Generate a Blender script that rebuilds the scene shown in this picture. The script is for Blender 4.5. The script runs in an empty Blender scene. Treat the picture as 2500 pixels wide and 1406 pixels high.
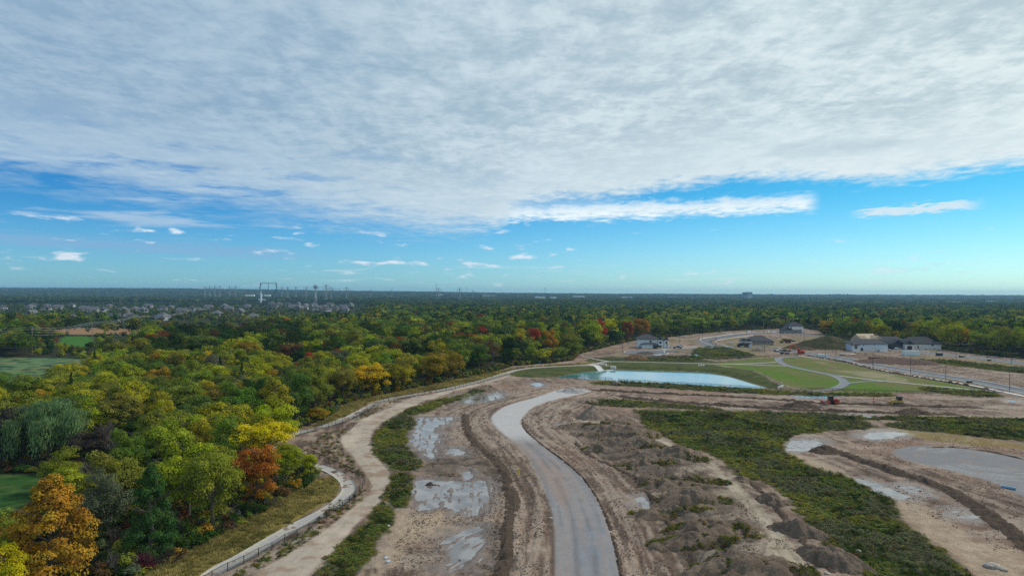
import bpy, bmesh, math, random
import numpy as np
from mathutils import Matrix, Vector
R = math.radians
sc = bpy.context.scene
COL = sc.collection
# ------------------------------------------------------------------ camera
CAM_H = 40.0; F = 1667.0
PITCH, ROLL = R(0.447), 0.0045
HAZE = 6.5e-5
cam = bpy.data.cameras.new('camera'); camo = bpy.data.objects.new('camera', cam); COL.objects.link(camo)
cam.sensor_width = 36; cam.lens = 36 * F / 2500; cam.clip_start = 1; cam.clip_end = 40000
MC = Matrix.Rotation(R(90) + PITCH, 4, 'X') @ Matrix.Rotation(ROLL, 4, 'Z')
camo.matrix_world = Matrix.Translation((0, 0, CAM_H)) @ MC
sc.camera = camo
sc.cycles.use_denoising = False
# ------------------------------------------------------------------ sun, exposure
SUN_AZ, SUN_EL = 58, 42
sd = bpy.data.lights.new('sun', 'SUN'); sd.energy = 2.4; sd.angle = R(5); sd.color = (1, .93, .84)
so = bpy.data.objects.new('sun', sd); COL.objects.link(so)
so.rotation_euler = (R(90 - SUN_EL), 0, R(180 - SUN_AZ))
sc.view_settings.view_transform = 'Standard'; sc.view_settings.look = 'None'
sc.view_settings.exposure = 0.08; sc.view_settings.gamma = 1; sc.view_settings.use_curve_mapping = False
# ------------------------------------------------------------------ world
class NT:
    def __init__(s, t): s.t = t; s.n = t.nodes; s.l = t.links
    def new(s, typ, **kw):
        n = s.n.new(typ)
        for k, v in kw.items(): setattr(n, k, v)
        return n
    def put(s, sock, v):
        if isinstance(v, bpy.types.NodeSocket): s.l.new(v, sock)
        elif v is not None:
            if isinstance(v, (tuple, list)) and len(v) == 3 and sock.type == 'RGBA': v = (*v, 1)
            sock.default_value = v
    def m(s, op, a, b=None, c=None, clamp=False):
        n = s.new('ShaderNodeMath', operation=op, use_clamp=clamp)
        s.put(n.inputs[0], a)
        if b is not None: s.put(n.inputs[1], b)
        if c is not None: s.put(n.inputs[2], c)
        return n.outputs[0]
    def sm(s, v, a, b, lo=0., hi=1.):
        n = s.new('ShaderNodeMapRange', interpolation_type='SMOOTHSTEP')
        for i, x in enumerate((v, a, b, lo, hi)): s.put(n.inputs[i], x)
        return n.outputs[0]
    def mix(s, f, a, b, typ='MIX'):
        n = s.new('ShaderNodeMix', data_type='RGBA', blend_type=typ)
        s.put(n.inputs[0], f); s.put(n.inputs[6], a); s.put(n.inputs[7], b)
        return n.outputs[2]
    def noise(s, vec, scale, detail=5, rough=.55, dist=0., out=0):
        n = s.new('ShaderNodeTexNoise'); s.put(n.inputs['Vector'], vec)
        n.inputs['Scale'].default_value = scale; n.inputs['Detail'].default_value = detail
        n.inputs['Roughness'].default_value = rough; n.inputs['Distortion'].default_value = dist
        return n.outputs[out]
    def comb(s, x, y, z):
        n = s.new('ShaderNodeCombineXYZ')
        for i, v in enumerate((x, y, z)): s.put(n.inputs[i], v)
        return n.outputs[0]
    def curve(s, v, pts):
        n = s.new('ShaderNodeFloatCurve'); c = n.mapping.curves[0]
        while len(c.points) < len(pts): c.points.new(.5, .5)
        for p, (x, y) in zip(c.points, pts): p.location = (x, y); p.handle_type = 'AUTO'
        n.mapping.update(); s.put(n.inputs['Value'], v)
        return n.outputs[0]
world = bpy.data.worlds.new('World'); sc.world = world; world.use_nodes = True
world.node_tree.nodes.clear()
N = NT(world.node_tree)
tc = N.new('ShaderNodeTexCoord'); sep = N.new('ShaderNodeSeparateXYZ'); N.l.new(tc.outputs['Generated'], sep.inputs[0])
dx, dy, dz = sep.outputs
az = N.m('MULTIPLY', N.m('ARCTAN2', dx, dy), 180 / math.pi)          # degrees right of +Y
el = N.m('MULTIPLY', N.m('ARCSINE', dz), 180 / math.pi)
nish = N.new('ShaderNodeTexSky', sky_type='NISHITA')
nish.sun_disc = False; nish.sun_elevation = R(SUN_EL); nish.sun_rotation = R(SUN_AZ)
nish.altitude = 200; nish.air_density = 1; nish.dust_density = .3; nish.ozone_density = 2
azn = N.m('DIVIDE', N.m('ADD', az, 60), 120, clamp=True)              # -60..60 deg -> 0..1
right = N.sm(az, -30, 45)
low = N.sm(el, 10, 0)
# clear sky, tinted towards the photograph's cyan
tint = N.mix(right, (.06, .54, 1.00), (.14, .76, .96))
tint = N.mix(low, tint, N.mix(right, (.40, .84, 1.26), (.66, 1.03, 1.22)))
clear = N.mix(1.0, nish.outputs[0], tint, 'MULTIPLY')
# cloud deck seen in perspective: direction projected on a level sheet
inv = N.m('DIVIDE', 1.0, N.m('ADD', N.m('MAXIMUM', dz, 0), .035))
cx = N.m('MULTIPLY', dx, inv); cy = N.m('MULTIPLY', dy, inv)
pl = N.comb(cx, cy, 0.)
n_big = N.noise(pl, .45, 3, .5)
n_mid = N.noise(pl, 1.7, 6, .62, .25)
n_fin = N.noise(N.comb(N.m('MULTIPLY', cx, 1.3), N.m('MULTIPLY', cy, .8), 3.1), 6.5, 5, .62, .3)
edge = N.curve(azn, [(0, .50), (.19, .475), (.325, .395), (.455, .312), (.487, .325), (.508, .415), (.57, .45), (.626, .50), (.69, .505), (.725, .47), (.81, .495), (1, .53)])
edge = N.m('MULTIPLY', edge, 18.0)
jit = N.m('MULTIPLY', N.m('SUBTRACT', n_mid, .5), N.sm(az, 15, -35, 2.2, 5.0))
jit = N.m('ADD', jit, N.m('MULTIPLY', N.m('SUBTRACT', n_fin, .5), 2.4))
dist = N.m('ADD', N.m('SUBTRACT', el, edge), jit)
soft = N.sm(az, 12, -25, .8, 2.5)
deck = N.sm(dist, N.m('MULTIPLY', soft, -1), soft)
# second streak below the deck (centre right)
line = N.m('SUBTRACT', el, N.m('ADD', 6.65, N.m('MULTIPLY', az, .018)))
line = N.m('SUBTRACT', N.m('ABSOLUTE', N.m('ADD', line, N.m('ADD', N.m('MULTIPLY', N.m('SUBTRACT', n_fin, .5), 1.5), N.m('MULTIPLY', N.m('SUBTRACT', n_mid, .5), 1.4)))), 0.0)
streak = N.m('MULTIPLY', N.sm(N.m('ADD', line, N.m('MULTIPLY', N.m('SUBTRACT', N.noise(N.comb(N.m('MULTIPLY', az, .22), 0., 2.), 1.0, 4, .6), .5), 1.3)), .95, .05), N.m('MULTIPLY', N.sm(az, -6, -1), N.sm(az, 24.5, 23)))
# small detached cloud at right, grey bank low on the left
l2 = N.m('ABSOLUTE', N.m('ADD', N.m('SUBTRACT', el, N.m('ADD', 6.15, N.m('MULTIPLY', N.m('SUBTRACT', az, 30), .045))), N.m('MULTIPLY', N.m('SUBTRACT', n_fin, .5), 1.6)))
patch = N.m('MULTIPLY', N.sm(l2, .42, .12), N.m('MULTIPLY', N.sm(az, 26, 28), N.sm(az, 35, 33, 0, .8)))
l3 = N.m('ABSOLUTE', N.m('ADD', N.m('SUBTRACT', el, N.m('ADD', 3.3, N.m('MULTIPLY', N.m('ADD', az, 28), -.03))), N.m('MULTIPLY', N.m('SUBTRACT', n_mid, .5), 1.6)))
bank = N.m('MULTIPLY', N.sm(l3, .65, .1), N.sm(az, -14, -22, 0, .55))
# left haze of thin streaks
an = N.comb(N.m('MULTIPLY', az, .055), N.m('MULTIPLY', el, .55), 7.3)
thin = N.noise(an, 1.7, 5, .6, .2)
thinm = N.m('MULTIPLY', N.sm(thin, .52, .68), N.m('MULTIPLY', N.m('MULTIPLY', N.sm(el, 3.6, 5.4), N.sm(el, 11, 8.5)), N.sm(az, -2, -14, 0, .75)))
# fair weather puffs near the horizon
puf = N.noise(N.comb(N.m('MULTIPLY', az, .30), N.m('MULTIPLY', el, 1.15), 1.7), 1.25, 6, .55, .1)
pbig = N.noise(N.comb(N.m('MULTIPLY', az, .07), N.m('MULTIPLY', el, .5), 5.5), 1.0, 2, .5)
puff = N.m('MULTIPLY', N.sm(N.m('ADD', puf, N.m('MULTIPLY', pbig, .45)), .80, .96), N.m('MULTIPLY', N.sm(el, .15, .6), N.sm(el, 6.0, 4.6)))
puff = N.m('MULTIPLY', puff, N.sm(az, 25, -5, .45, .85))
wisp = N.noise(N.comb(N.m('MULTIPLY', az, .16), N.m('MULTIPLY', el, 2.3), 9.7), 1.3, 5, .6, .2)
wispm = N.m('MULTIPLY', N.sm(wisp, .56, .72), N.m('MULTIPLY', N.sm(el, .2, .9), N.sm(el, 2.9, 1.9, 0, .42)))
# colours (radiance before the 0.1 strength)
n_rip = N.noise(N.comb(N.m('MULTIPLY', cx, 1.0), N.m('MULTIPLY', cy, 1.5), 8.1), 15, 3, .6, .4)
ripple = N.m('ADD', N.m('MULTIPLY', n_mid, .42), N.m('ADD', N.m('MULTIPLY', n_fin, .42), N.m('MULTIPLY', n_rip, .16)))
tone = N.m('ADD', N.sm(ripple, .37, .63), N.m('MULTIPLY', N.m('SUBTRACT', n_big, .5), .7), clamp=True)
brt = N.curve(azn, [(0, .16), (.25, .26), (.5, .58), (.70, .80), (.85, .95), (1, 1.0)])
hi = N.mix(brt, (3.3, 4.7, 6.0), (8.0, 8.9, 8.9))
lo = N.mix(brt, (2.3, 3.7, 5.2), (4.7, 5.9, 6.3))
cc = N.mix(tone, lo, hi)
nearedge = N.sm(dist, 6.0, .8)
cc = N.mix(N.m('MULTIPLY', nearedge, .62), cc, N.mix(brt, (3.7, 5.2, 6.6), (8.2, 9.1, 9.2)))
dk = N.m('MULTIPLY', N.sm(N.noise(pl, .8, 3, .5, .2), .60, .70), .35)
cc = N.mix(dk, cc, N.mix(brt, (1.8, 3.0, 4.6), (4.0, 5.2, 5.8)))
# thin spots of the deck let the blue through on the left
hole = N.m('MULTIPLY', N.m('MULTIPLY', N.sm(n_mid, .48, .34), N.sm(az, 5, -38, .0, .85)), N.sm(el, 13, 9, .12, 1))
deck = N.m('MULTIPLY', deck, N.m('SUBTRACT', 1, hole))
deckt = N.m('MULTIPLY', deck, N.sm(az, 10, -35, .985, .86))
sky = N.mix(N.m('MULTIPLY', thinm, 1.0), clear, N.mix(brt, (3.4, 5.0, 6.9), (7, 8, 8.6)))
sky = N.mix(wispm, sky, (7.6, 8.6, 9.0))
sky = N.mix(bank, sky, (2.6, 4.2, 6.6))
sky = N.mix(patch, sky, (7.4, 8.2, 8.6))
sky = N.mix(puff, sky, N.mix(N.sm(puf, .5, .7), (4.3, 5.6, 7.2), (7.9, 8.6, 9.3)))
sky = N.mix(N.m('MULTIPLY', streak, .93), sky, N.mix(tone, (6.6, 7.9, 8.6), (9.2, 10.0, 10.2)))
sky = N.mix(deckt, sky, cc)
bg = N.new('ShaderNodeBackground'); N.put(bg.inputs[0], sky); bg.inputs[1].default_value = .1
wo = N.new('ShaderNodeOutputWorld'); N.l.new(bg.outputs[0], wo.inputs[0])
# ------------------------------------------------------------------ helpers
rng = np.random.default_rng(7); random.seed(7)
M3 = np.array(MC.to_3x3())
def W(px, py, z=0.0):
    d = M3 @ np.array([(px - 1250) / F, -(py - 703) / F, -1.0])
    t = (z - CAM_H) / d[2]
    return float(d[0] * t), float(d[1] * t)
def PX(x, y, z):
    v = M3.T @ np.array([x, y, z - CAM_H])
    return 1250 + F * v[0] / -v[2], 703 - F * v[1] / -v[2]
def Wl(pts, z=0.0): return np.array([W(*p, z) for p in pts])
def catmull(P, closed=False, n=5):
    P = np.asarray(P, float); m = len(P); out = []
    for i in range(m if closed else m - 1):
        g = (lambda k: P[k % m]) if closed else (lambda k: P[min(max(k, 0), m - 1)])
        p0, p1, p2, p3 = g(i - 1), g(i), g(i + 1), g(i + 2)
        for k in range(n):
            t = k / n
            out.append(.5 * (2 * p1 + (p2 - p0) * t + (2 * p0 - 5 * p1 + 4 * p2 - p3) * t * t + (3 * p1 - p0 - 3 * p2 + p3) * t ** 3))
    if not closed: out.append(P[-1])
    return np.array(out)
def resample(P, step):
    d = np.r_[0, np.cumsum(np.hypot(*np.diff(P[:, :2], axis=0).T))]
    n = max(2, int(d[-1] / step) + 1); s = np.linspace(0, d[-1], n)
    return np.stack([np.interp(s, d, P[:, k]) for k in range(P.shape[1])], 1)
def _h(ix, iy, s):
    n = (ix.astype(np.int64) * 374761393 + iy.astype(np.int64) * 668265263 + s * 982451653) & 0x7fffffff
    n = (n ^ (n >> 13)) * 1274126177 & 0x7fffffff
    return ((n ^ (n >> 16)) & 0xffff) / 65535.0
def vn(x, y, s=0):
    ix, iy = np.floor(x), np.floor(y); fx, fy = x - ix, y - iy
    fx = fx * fx * (3 - 2 * fx); fy = fy * fy * (3 - 2 * fy)
    a, b = _h(ix, iy, s), _h(ix + 1, iy, s); c, d = _h(ix, iy + 1, s), _h(ix + 1, iy + 1, s)
    return (a + (b - a) * fx) * (1 - fy) + (c + (d - c) * fx) * fy
def fbm(x, y, sc_, o=4, s=0, g=.5):
    v = 0; a = 1; t = 0; x = np.asarray(x, float) / sc_; y = np.asarray(y, float) / sc_
    for i in range(o):
        v = v + a * vn(x, y, s + i * 17); t += a; a *= g; x, y = 1.9 * x + 1.3 * y * .3 + 5.2, 1.9 * y - .4 * x + 1.3
    return v / t                      # 0..1
def ss(x, a, b):
    t = np.clip((x - a) / (b - a), 0, 1); return t * t * (3 - 2 * t)
def seg_near(X, Y, P, closed=True, margin=1e9, wantside=False):
    """distance, closest point, index of a polyline for points near its bounding box"""
    X = np.asarray(X, float); Y = np.asarray(Y, float)
    D = np.full(X.shape, 1e9); CX = X.copy(); CY = Y.copy(); ins = np.zeros(X.shape, bool)
    sel = (X > P[:, 0].min() - margin) & (X < P[:, 0].max() + margin) & (Y > P[:, 1].min() - margin) & (Y < P[:, 1].max() + margin)
    if not sel.any(): return D, CX, CY, ins
    x, y = X[sel], Y[sel]; d = np.full(x.shape, 1e18); cx_ = x.copy(); cy_ = y.copy(); inn = np.zeros(x.shape, bool)
    Q = np.roll(P, -1, 0) if closed else P[1:]
    for (ax, ay), (bx, by) in zip(P if closed else P[:-1], Q):
        vx, vy = bx - ax, by - ay; L = vx * vx + vy * vy + 1e-12
        t = np.clip(((x - ax) * vx + (y - ay) * vy) / L, 0, 1)
        qx, qy = ax + t * vx, ay + t * vy; e = (x - qx) ** 2 + (y - qy) ** 2
        k = e < d; d[k] = e[k]; cx_[k] = qx[k]; cy_[k] = qy[k]
        if closed:
            c = ((ay > y) != (by > y)) & (x < vx * (y - ay) / (vy if abs(vy) > 1e-12 else 1e-12) + ax); inn ^= c
    D[sel] = np.sqrt(d); CX[sel] = cx_; CY[sel] = cy_; ins[sel] = inn
    return D, CX, CY, ins
def psd(X, Y, P, margin=30):
    D, CX, CY, i = seg_near(X, Y, P, True, margin); return np.where(i, -D, D)
def prop(o, label=None, cat=None, group=None, kind=None):
    if label: o['label'] = label
    if cat: o['category'] = cat
    if group: o['group'] = group
    if kind: o['kind'] = kind
    return o
def mesh_np(name, V, Fc, mat=None, smooth=False, attrs=None):
    me = bpy.data.meshes.new(name); V = np.asarray(V, np.float32); Fc = np.asarray(Fc, np.int32); k = Fc.shape[1]
    me.vertices.add(len(V)); me.vertices.foreach_set('co', V.ravel())
    me.loops.add(Fc.size); me.loops.foreach_set('vertex_index', Fc.ravel())
    me.polygons.add(len(Fc)); me.polygons.foreach_set('loop_start', np.arange(len(Fc), dtype=np.int32) * k)
    me.polygons.foreach_set('loop_total', np.full(len(Fc), k, np.int32))
    if smooth: me.polygons.foreach_set('use_smooth', np.ones(len(Fc), bool))
    if mat: me.materials.append(mat)
    for an, (dom, typ, val) in (attrs or {}).items():
        a = me.attributes.new(an, typ, dom); key = 'color' if 'COLOR' in typ else ('vector' if 'VECTOR' in typ else 'value')
        a.data.foreach_set(key, np.asarray(val, np.float32 if typ != 'INT' else np.int32).ravel())
    me.update(calc_edges=True); return me
def obj(name, me, parent=None, loc=None):
    o = bpy.data.objects.new(name, me); COL.objects.link(o)
    if parent: o.parent = parent
    if loc: o.location = loc
    return o
def empty(name, label, cat, loc, rz=0, group=None):
    o = obj(name, None, None, loc); o.rotation_euler = (0, 0, rz); o.empty_display_size = .5
    return prop(o, label, cat, group)
# ------------------------------------------------------------------ materials
def newmat(name):
    m = bpy.data.materials.new(name); m.use_nodes = True; m.node_tree.nodes.clear(); return m, NT(m.node_tree)
def finish(n, col, rough=.9, spec=.2, bump=None, bdist=.05, metal=0., alpha=None):
    b = n.new('ShaderNodeBsdfPrincipled'); n.put(b.inputs['Base Color'], col); n.put(b.inputs['Roughness'], rough)
    b.inputs['Specular IOR Level'].default_value = spec; n.put(b.inputs['Metallic'], metal)
    if alpha is not None: n.put(b.inputs['Alpha'], alpha)
    if bump is not None:
        bn = n.new('ShaderNodeBump'); bn.inputs['Distance'].default_value = bdist; bn.inputs['Strength'].default_value = 1
        n.put(bn.inputs['Height'], bump); n.l.new(bn.outputs[0], b.inputs['Normal'])
    o = n.new('ShaderNodeOutputMaterial'); n.l.new(b.outputs[0], o.inputs[0]); return b
def gcoord(n): return n.new('ShaderNodeNewGeometry').outputs['Position']
def simple(name, col, rough=.6, var=.18, scale=3., spec=.4, metal=0.):
    m, n = newmat(name); tcn = n.new('ShaderNodeTexCoord').outputs['Object']
    f = n.noise(tcn, scale, 4); c = n.mix(n.sm(f, .3, .7), tuple(x * (1 - var) for x in col), tuple(min(1, x * (1 + var)) for x in col))
    finish(n, c, rough, spec, metal=metal); return m
def soil_mat(name, base=None, vari=.35, bscale=1., bdist=.10, rough=.92, second=None, fine=2.2):
    """soil, gravel or turf whose own colour comes from the vertex attribute Col (or base)"""
    m, n = newmat(name); P = gcoord(n)
    if base is None:
        a = n.new('ShaderNodeAttribute', attribute_name='Col'); c = a.outputs['Color']; wet = a.outputs['Alpha']
    else: c = n.mix(0, base, base); wet = None
    n1 = n.noise(P, .35 * bscale, 5, .6); n2 = n.noise(P, fine * bscale, 6, .7); n3 = n.noise(P, 7 * bscale, 3, .6)
    if second: c = n.mix(n.sm(n1, .42, .62), c, second)
    v = n.m('ADD', n.m('MULTIPLY', n.m('SUBTRACT', n2, .5), 2.6 * vari), 1.0)
    v = n.m('ADD', v, n.m('MULTIPLY', n.m('SUBTRACT', n1, .5), 1.4 * vari))
    v = n.m('ADD', v, n.m('MULTIPLY', n.m('SUBTRACT', n3, .5), 1.3 * vari))
    c = n.mix(1.0, c, n.comb(v, v, v), 'MULTIPLY')
    h = n.m('ADD', n.m('MULTIPLY', n2, 1.6), n.m('MULTIPLY', n3, .7))
    r = rough if wet is None else n.m('SUBTRACT', rough, n.m('MULTIPLY', wet, .62))
    b = finish(n, c, r, .06, h, bdist)
    if wet is not None: n.put(b.inputs['Specular IOR Level'], n.m('ADD', .06, n.m('MULTIPLY', wet, .45)))
    return m
def leaf_mat(name, typ):
    m, n = newmat(name)
    if typ == 'OBJECT': base = n.new('ShaderNodeObjectInfo').outputs['Color']
    else: base = n.new('ShaderNodeAttribute', attribute_name='tint', attribute_type='INSTANCER').outputs['Color']
    tone = n.new('ShaderNodeAttribute', attribute_name='tone').outputs['Fac']
    hue = n.new('ShaderNodeAttribute', attribute_name='hue').outputs['Fac']
    hs = n.new('ShaderNodeHueSaturation'); n.put(hs.inputs['Color'], base)
    n.put(hs.inputs['Hue'], n.m('ADD', .5, n.m('MULTIPLY', n.m('SUBTRACT', hue, .5), .035)))
    n.put(hs.inputs['Value'], n.m('ADD', .60, n.m('MULTIPLY', tone, 1.05))); hs.inputs['Saturation'].default_value = 1.0
    d = n.new('ShaderNodeBsdfDiffuse'); n.put(d.inputs[0], hs.outputs[0])
    t = n.new('ShaderNodeBsdfTranslucent'); n.put(t.inputs[0], hs.outputs[0])
    mx = n.new('ShaderNodeMixShader'); mx.inputs[0].default_value = .25; n.l.new(d.outputs[0], mx.inputs[1]); n.l.new(t.outputs[0], mx.inputs[2])
    o = n.new('ShaderNodeOutputMaterial'); n.l.new(mx.outputs[0], o.inputs[0]); return m
M_LEAF, M_LEAFI = leaf_mat('leaf', 'OBJECT'), leaf_mat('leaf_far', 'INSTANCER')
M_BARK = simple('bark', (.11, .09, .07), .9, .3, 2)
def twig_mat(name):
    m, n = newmat(name); c = n.new('ShaderNodeObjectInfo').outputs['Color']; finish(n, c, .9, .1); return m
M_TWIG = twig_mat('twig')
def water_mat(name, col, rough=.04, bscale=1.2, bd=.01, col2=None, mscale=.05, ior=1.45):
    m, n = newmat(name); P = gcoord(n); c = n.mix(n.sm(n.noise(P, mscale, 4), .38, .62), col, col2 or tuple(x * .8 for x in col))
    b = finish(n, c, rough, .9, n.noise(P, bscale, 3), bd); b.inputs['IOR'].default_value = ior; return m
# ------------------------------------------------------------------ outlines of the place (traced, then laid out on the ground)
def zone(pts, z=0., n=4): return catmull(Wl(pts, z), True, n)
SITE = Wl([(100,1560),(332,1404),(390,1372),(491,1326),(578,1280),(640,1248),(687,1213),(744,1185),(773,1165),(740,1128),(650,1100),(640,1085),(680,1068),(740,1040),(802,1015),(830,988),(882,972),(984,954),(1112,926),(1209,906),(1250,893),(1342,886),(1394,880),(1410,864),(1496,842),(1560,829),(1624,824),(1701,814),(1795,807),(1880,803),(1960,800),(2003,808),(2040,834),(2080,838),(2270,838),(2275,849),(2372,862),(2462,872),(2560,878),(2900,890),(3300,1700),(0,1700)])
GRAVEL = zone([(1353,1404),(1351,1289),(1338,1225),(1306,1150),(1269,1095),(1235,1065),(1206,1038),(1200,1015),(1240,990),(1317,967),(1355,954),(1383,949),(1432,950),(1440,955),(1419,962),(1355,976),(1304,995),(1278,1018),(1275,1037),(1312,1075),(1379,1124),(1425,1167),(1465,1231),(1491,1303),(1514,1404),(1530,1600),(1355,1600)])
TURN = zone([(2178,1107),(2207,1092),(2293,1088),(2380,1097),(2500,1116),(2640,1160),(2640,1260),(2500,1214),(2452,1189),(2394,1168),(2293,1142),(2221,1125)])
HAUL = zone([(560,1500),(620,1404),(700,1355),(785,1300),(860,1240),(893,1213),(906,1185),(889,1156),(860,1113),(831,1078),(845,1056),(890,1020),(946,997),(1000,972),(1061,960),(1112,944),(1180,927),(1235,916),(1235,922),(1189,936),(1112,956),(1035,979),(990,1001),(935,1030),(915,1050),(906,1081),(922,1115),(949,1147),(953,1173),(930,1228),(874,1277),(831,1326),(753,1404),(700,1500)])
T2 = zone([(1419,1023),(1491,1029),(1543,1041),(1601,1064),(1662,1092),(1722,1117),(1765,1148),(1812,1190),(1860,1238),(1900,1285),(1940,1335),(1990,1400),(2060,1500),(1890,1500),(1846,1400),(1870,1340),(1880,1300),(1840,1258),(1800,1215),(1752,1165),(1712,1132),(1656,1104),(1598,1074),(1543,1052),(1491,1038),(1419,1030)])
LAWN = zone([(1745,888),(1800,879),(1860,874),(1901,872),(1950,871),(2000,878),(2065,887),(2142,905),(2244,924),(2372,945),(2440,956),(2300,958),(2150,956),(1990,954),(1930,948),(1895,930),(1840,905)])
POND = zone([(1362,922),(1400,914),(1442,908),(1475,905),(1500,903),(1580,905),(1650,907),(1710,909),(1755,915),(1790,924),(1830,936),(1870,948),(1840,949),(1700,943),(1560,936),(1440,928)], -1.6, 4)
MEADOW = zone([(-300,870),(-60,872),(100,874),(340,881),(330,900),(250,905),(190,950),(110,975),(0,985),(-200,1010)])
GLAWN = zone([(155,822),(225,822),(215,846),(165,848),(148,840)])
NLAWN = zone([(-260,1165),(-60,1160),(60,1160),(112,1175),(90,1205),(50,1240),(0,1262),(-260,1300)])
FIELD = zone([(148,801),(330,802),(330,815),(200,817),(150,814)])
VERGE = zone([(150,1560),(332,1404),(390,1370),(491,1326),(578,1280),(640,1248),(687,1213),(744,1185),(790,1166),(822,1170),(830,1190),(818,1212),(780,1237),(715,1275),(600,1345),(490,1406),(400,1480),(300,1560)])
VERGE2 = zone([(745,1046),(802,1018),(830,990),(882,974),(984,955),(1112,928),(1209,907),(1300,895),(1400,888),(1440,886),(1430,890),(1317,895),(1266,901),(1237,911),(1163,931),(1086,949),(997,963),(943,973),(900,985),(850,1012),(802,1032)])
VERGE3 = zone([(1300,899),(1440,893),(1480,903),(1445,907),(1400,914),(1330,921),(1262,920),(1245,911)])
VERGE4 = zone([(1425,880),(1500,870),(1700,876),(1745,882),(1800,879),(1745,890),(1840,905),(1890,935),(1870,945),(1790,922),(1755,913),(1700,907),(1500,902),(1488,890)])
WEEDS = [zone(p) for p in (
  [(1569,1017),(1547,1002),(1624,1003),(1803,1005),(1860,1006),(2033,1011),(2128,1035),(2128,1045),(2062,1049),(1990,1055),(1932,1066),(1915,1087),(1923,1107),(1981,1136),(2048,1157),(2091,1173),(2134,1199),(2178,1219),(2192,1260),(2221,1289),(2264,1318),(2322,1358),(2374,1404),(2480,1500),(2180,1500),(2111,1404),(2062,1355),(2004,1312),(1947,1248),(1918,1211),(1860,1173),(1818,1168),(1789,1148),(1760,1122),(1717,1100),(1673,1090),(1630,1070),(1587,1052),(1572,1038)],
  [(2169,1034),(2250,1028),(2500,1034),(2700,1050),(2700,1090),(2500,1075),(2409,1068),(2293,1055),(2192,1046)],
  [(1424,983),(1470,976),(1598,982),(1765,1000),(1700,1001),(1598,995),(1496,994)],
  [(961,1020),(918,1058),(910,1098),(941,1130),(961,1146),(1027,1144),(1016,1115),(996,1095),(993,1058),(1020,1035),(1004,1018)],
  [(971,1013),(1035,985),(1122,964),(1176,945),(1201,949),(1112,977),(1035,1008)],
  [(957,1158),(1004,1162),(1007,1202),(987,1237),(947,1234),(938,1217)],
  [(929,1228),(961,1251),(952,1289),(918,1322),(912,1350),(854,1406),(800,1480),(700,1480),(767,1406),(831,1332),(890,1280)],
  [(1700,850),(1760,846),(1840,866),(1800,874),(1730,876),(1690,872)],
  [(1890,1012),(2000,1018),(2200,1016),(2500,1022),(2700,1030),(2700,1040),(2500,1034),(2200,1026),(2000,1022)],
  [(2244,945),(2400,955),(2450,968),(2380,968),(2280,958)],
  [(2240,878),(2330,880),(2500,898),(2640,910),(2640,925),(2500,912),(2330,893)],
  [(1560,872),(1700,868),(1700,880),(1560,876)],
  [(1500,930),(1600,934),(1860,950),(1990,958),(2160,960),(2160,968),(1860,962),(1600,946),(1440,936)])]
DRAIN = zone([(2192,1050),(2293,1058),(2409,1072),(2500,1082),(2700,1100),(2700,1110),(2500,1095),(2380,1086),(2250,1070)])
# (outline, share of mud islands, rut direction degrees, label)
PUD = [
 ([(1012,1020),(1060,1018),(1108,1017),(1100,1030),(1072,1045),(1075,1070),(1068,1092),(1062,1116),(1048,1118),(1022,1095),(1000,1075),(1008,1045)], .55, 100, 'rutted puddle with parallel wheel tracks beside the upper weed strip'),
 ([(1008,1172),(1060,1168),(1120,1174),(1180,1170),(1200,1188),(1192,1215),(1185,1245),(1140,1262),(1100,1240),(1060,1240),(1020,1245),(1008,1215)], .44, 95, 'largest muddy puddle left of the gravel road, below a clod heap'),
 ([(1080,1320),(1112,1300),(1150,1280),(1185,1290),(1182,1330),(1160,1370),(1118,1390),(1082,1392),(1090,1350)], .52, 60, 'streaky puddle near the bottom edge between haul track and gravel road'),
 ([(1128,1150),(1150,1148),(1154,1163),(1140,1170),(1130,1160)], .2, 80, 'small bright puddle just above the largest one'),
 ([(1085,1097),(1110,1092),(1136,1100),(1128,1110),(1095,1108)], .4, 40, 'small pair of puddles below the rutted puddle'),
 ([(1112,965),(1160,957),(1215,955),(1230,968),(1190,980),(1120,985)], .62, 20, 'broad thin wet patch left of the gravel pile'),
 ([(1298,936),(1315,934),(1328,939),(1312,944)], .2, 0, 'small blue puddle above the light gravel'),
 ([(1925,1078),(1960,1071),(2000,1074),(2012,1084),(1990,1098),(1930,1100),(1915,1090)], .40, 10, 'grassy puddle at the left tip of the cleared lot'),
 ([(2105,1062),(2140,1053),(2190,1052),(2215,1060),(2180,1068),(2130,1071)], .26, 0, 'white puddle in the gap between two weed strips'),
 ([(2092,1168),(2130,1174),(2178,1188),(2224,1208),(2220,1214),(2178,1213),(2140,1200),(2110,1185)], .08, 20, 'clear pale puddle along the edge of the weed field'),
 ([(2188,1185),(2230,1184),(2268,1202),(2240,1208),(2200,1198)], .55, 15, 'broken puddle next to the clear pale one'),
 ([(2320,1246),(2350,1242),(2400,1254),(2380,1266),(2330,1262)], .6, 20, 'shallow puddles in the mud below the dark berm'),
 ([(1558,1213),(1575,1212),(1592,1235),(1588,1242),(1566,1238),(1555,1222)], .1, 80, 'small clear puddle between the soil heaps and the gravel road'),
 ([(1374,1034),(1386,1034),(1386,1040),(1376,1041)], .1, 0, 'tiny puddle near the cone shaped dirt pile'),
 ([(1940,966),(2000,965),(2042,968),(2030,971),(1960,970)], .3, 0, 'long wet strip behind the roller'),
 ([(2066,1012),(2110,1012),(2160,1018),(2130,1020),(2080,1016)], .35, 0, 'narrow ditch water among weeds in front of the bulldozer'),
 ([(1692,865),(1708,863),(1712,868),(1695,869)], .1, 0, 'small puddle near the cul-de-sac islands'),
 ([(2462,978),(2476,977),(2478,980),(2464,981)], .3, 0, 'small puddle at the far right of the haul road')]
PUDZ = [(zone(p), f, a, l) for p, f, a, l in PUD]
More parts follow.
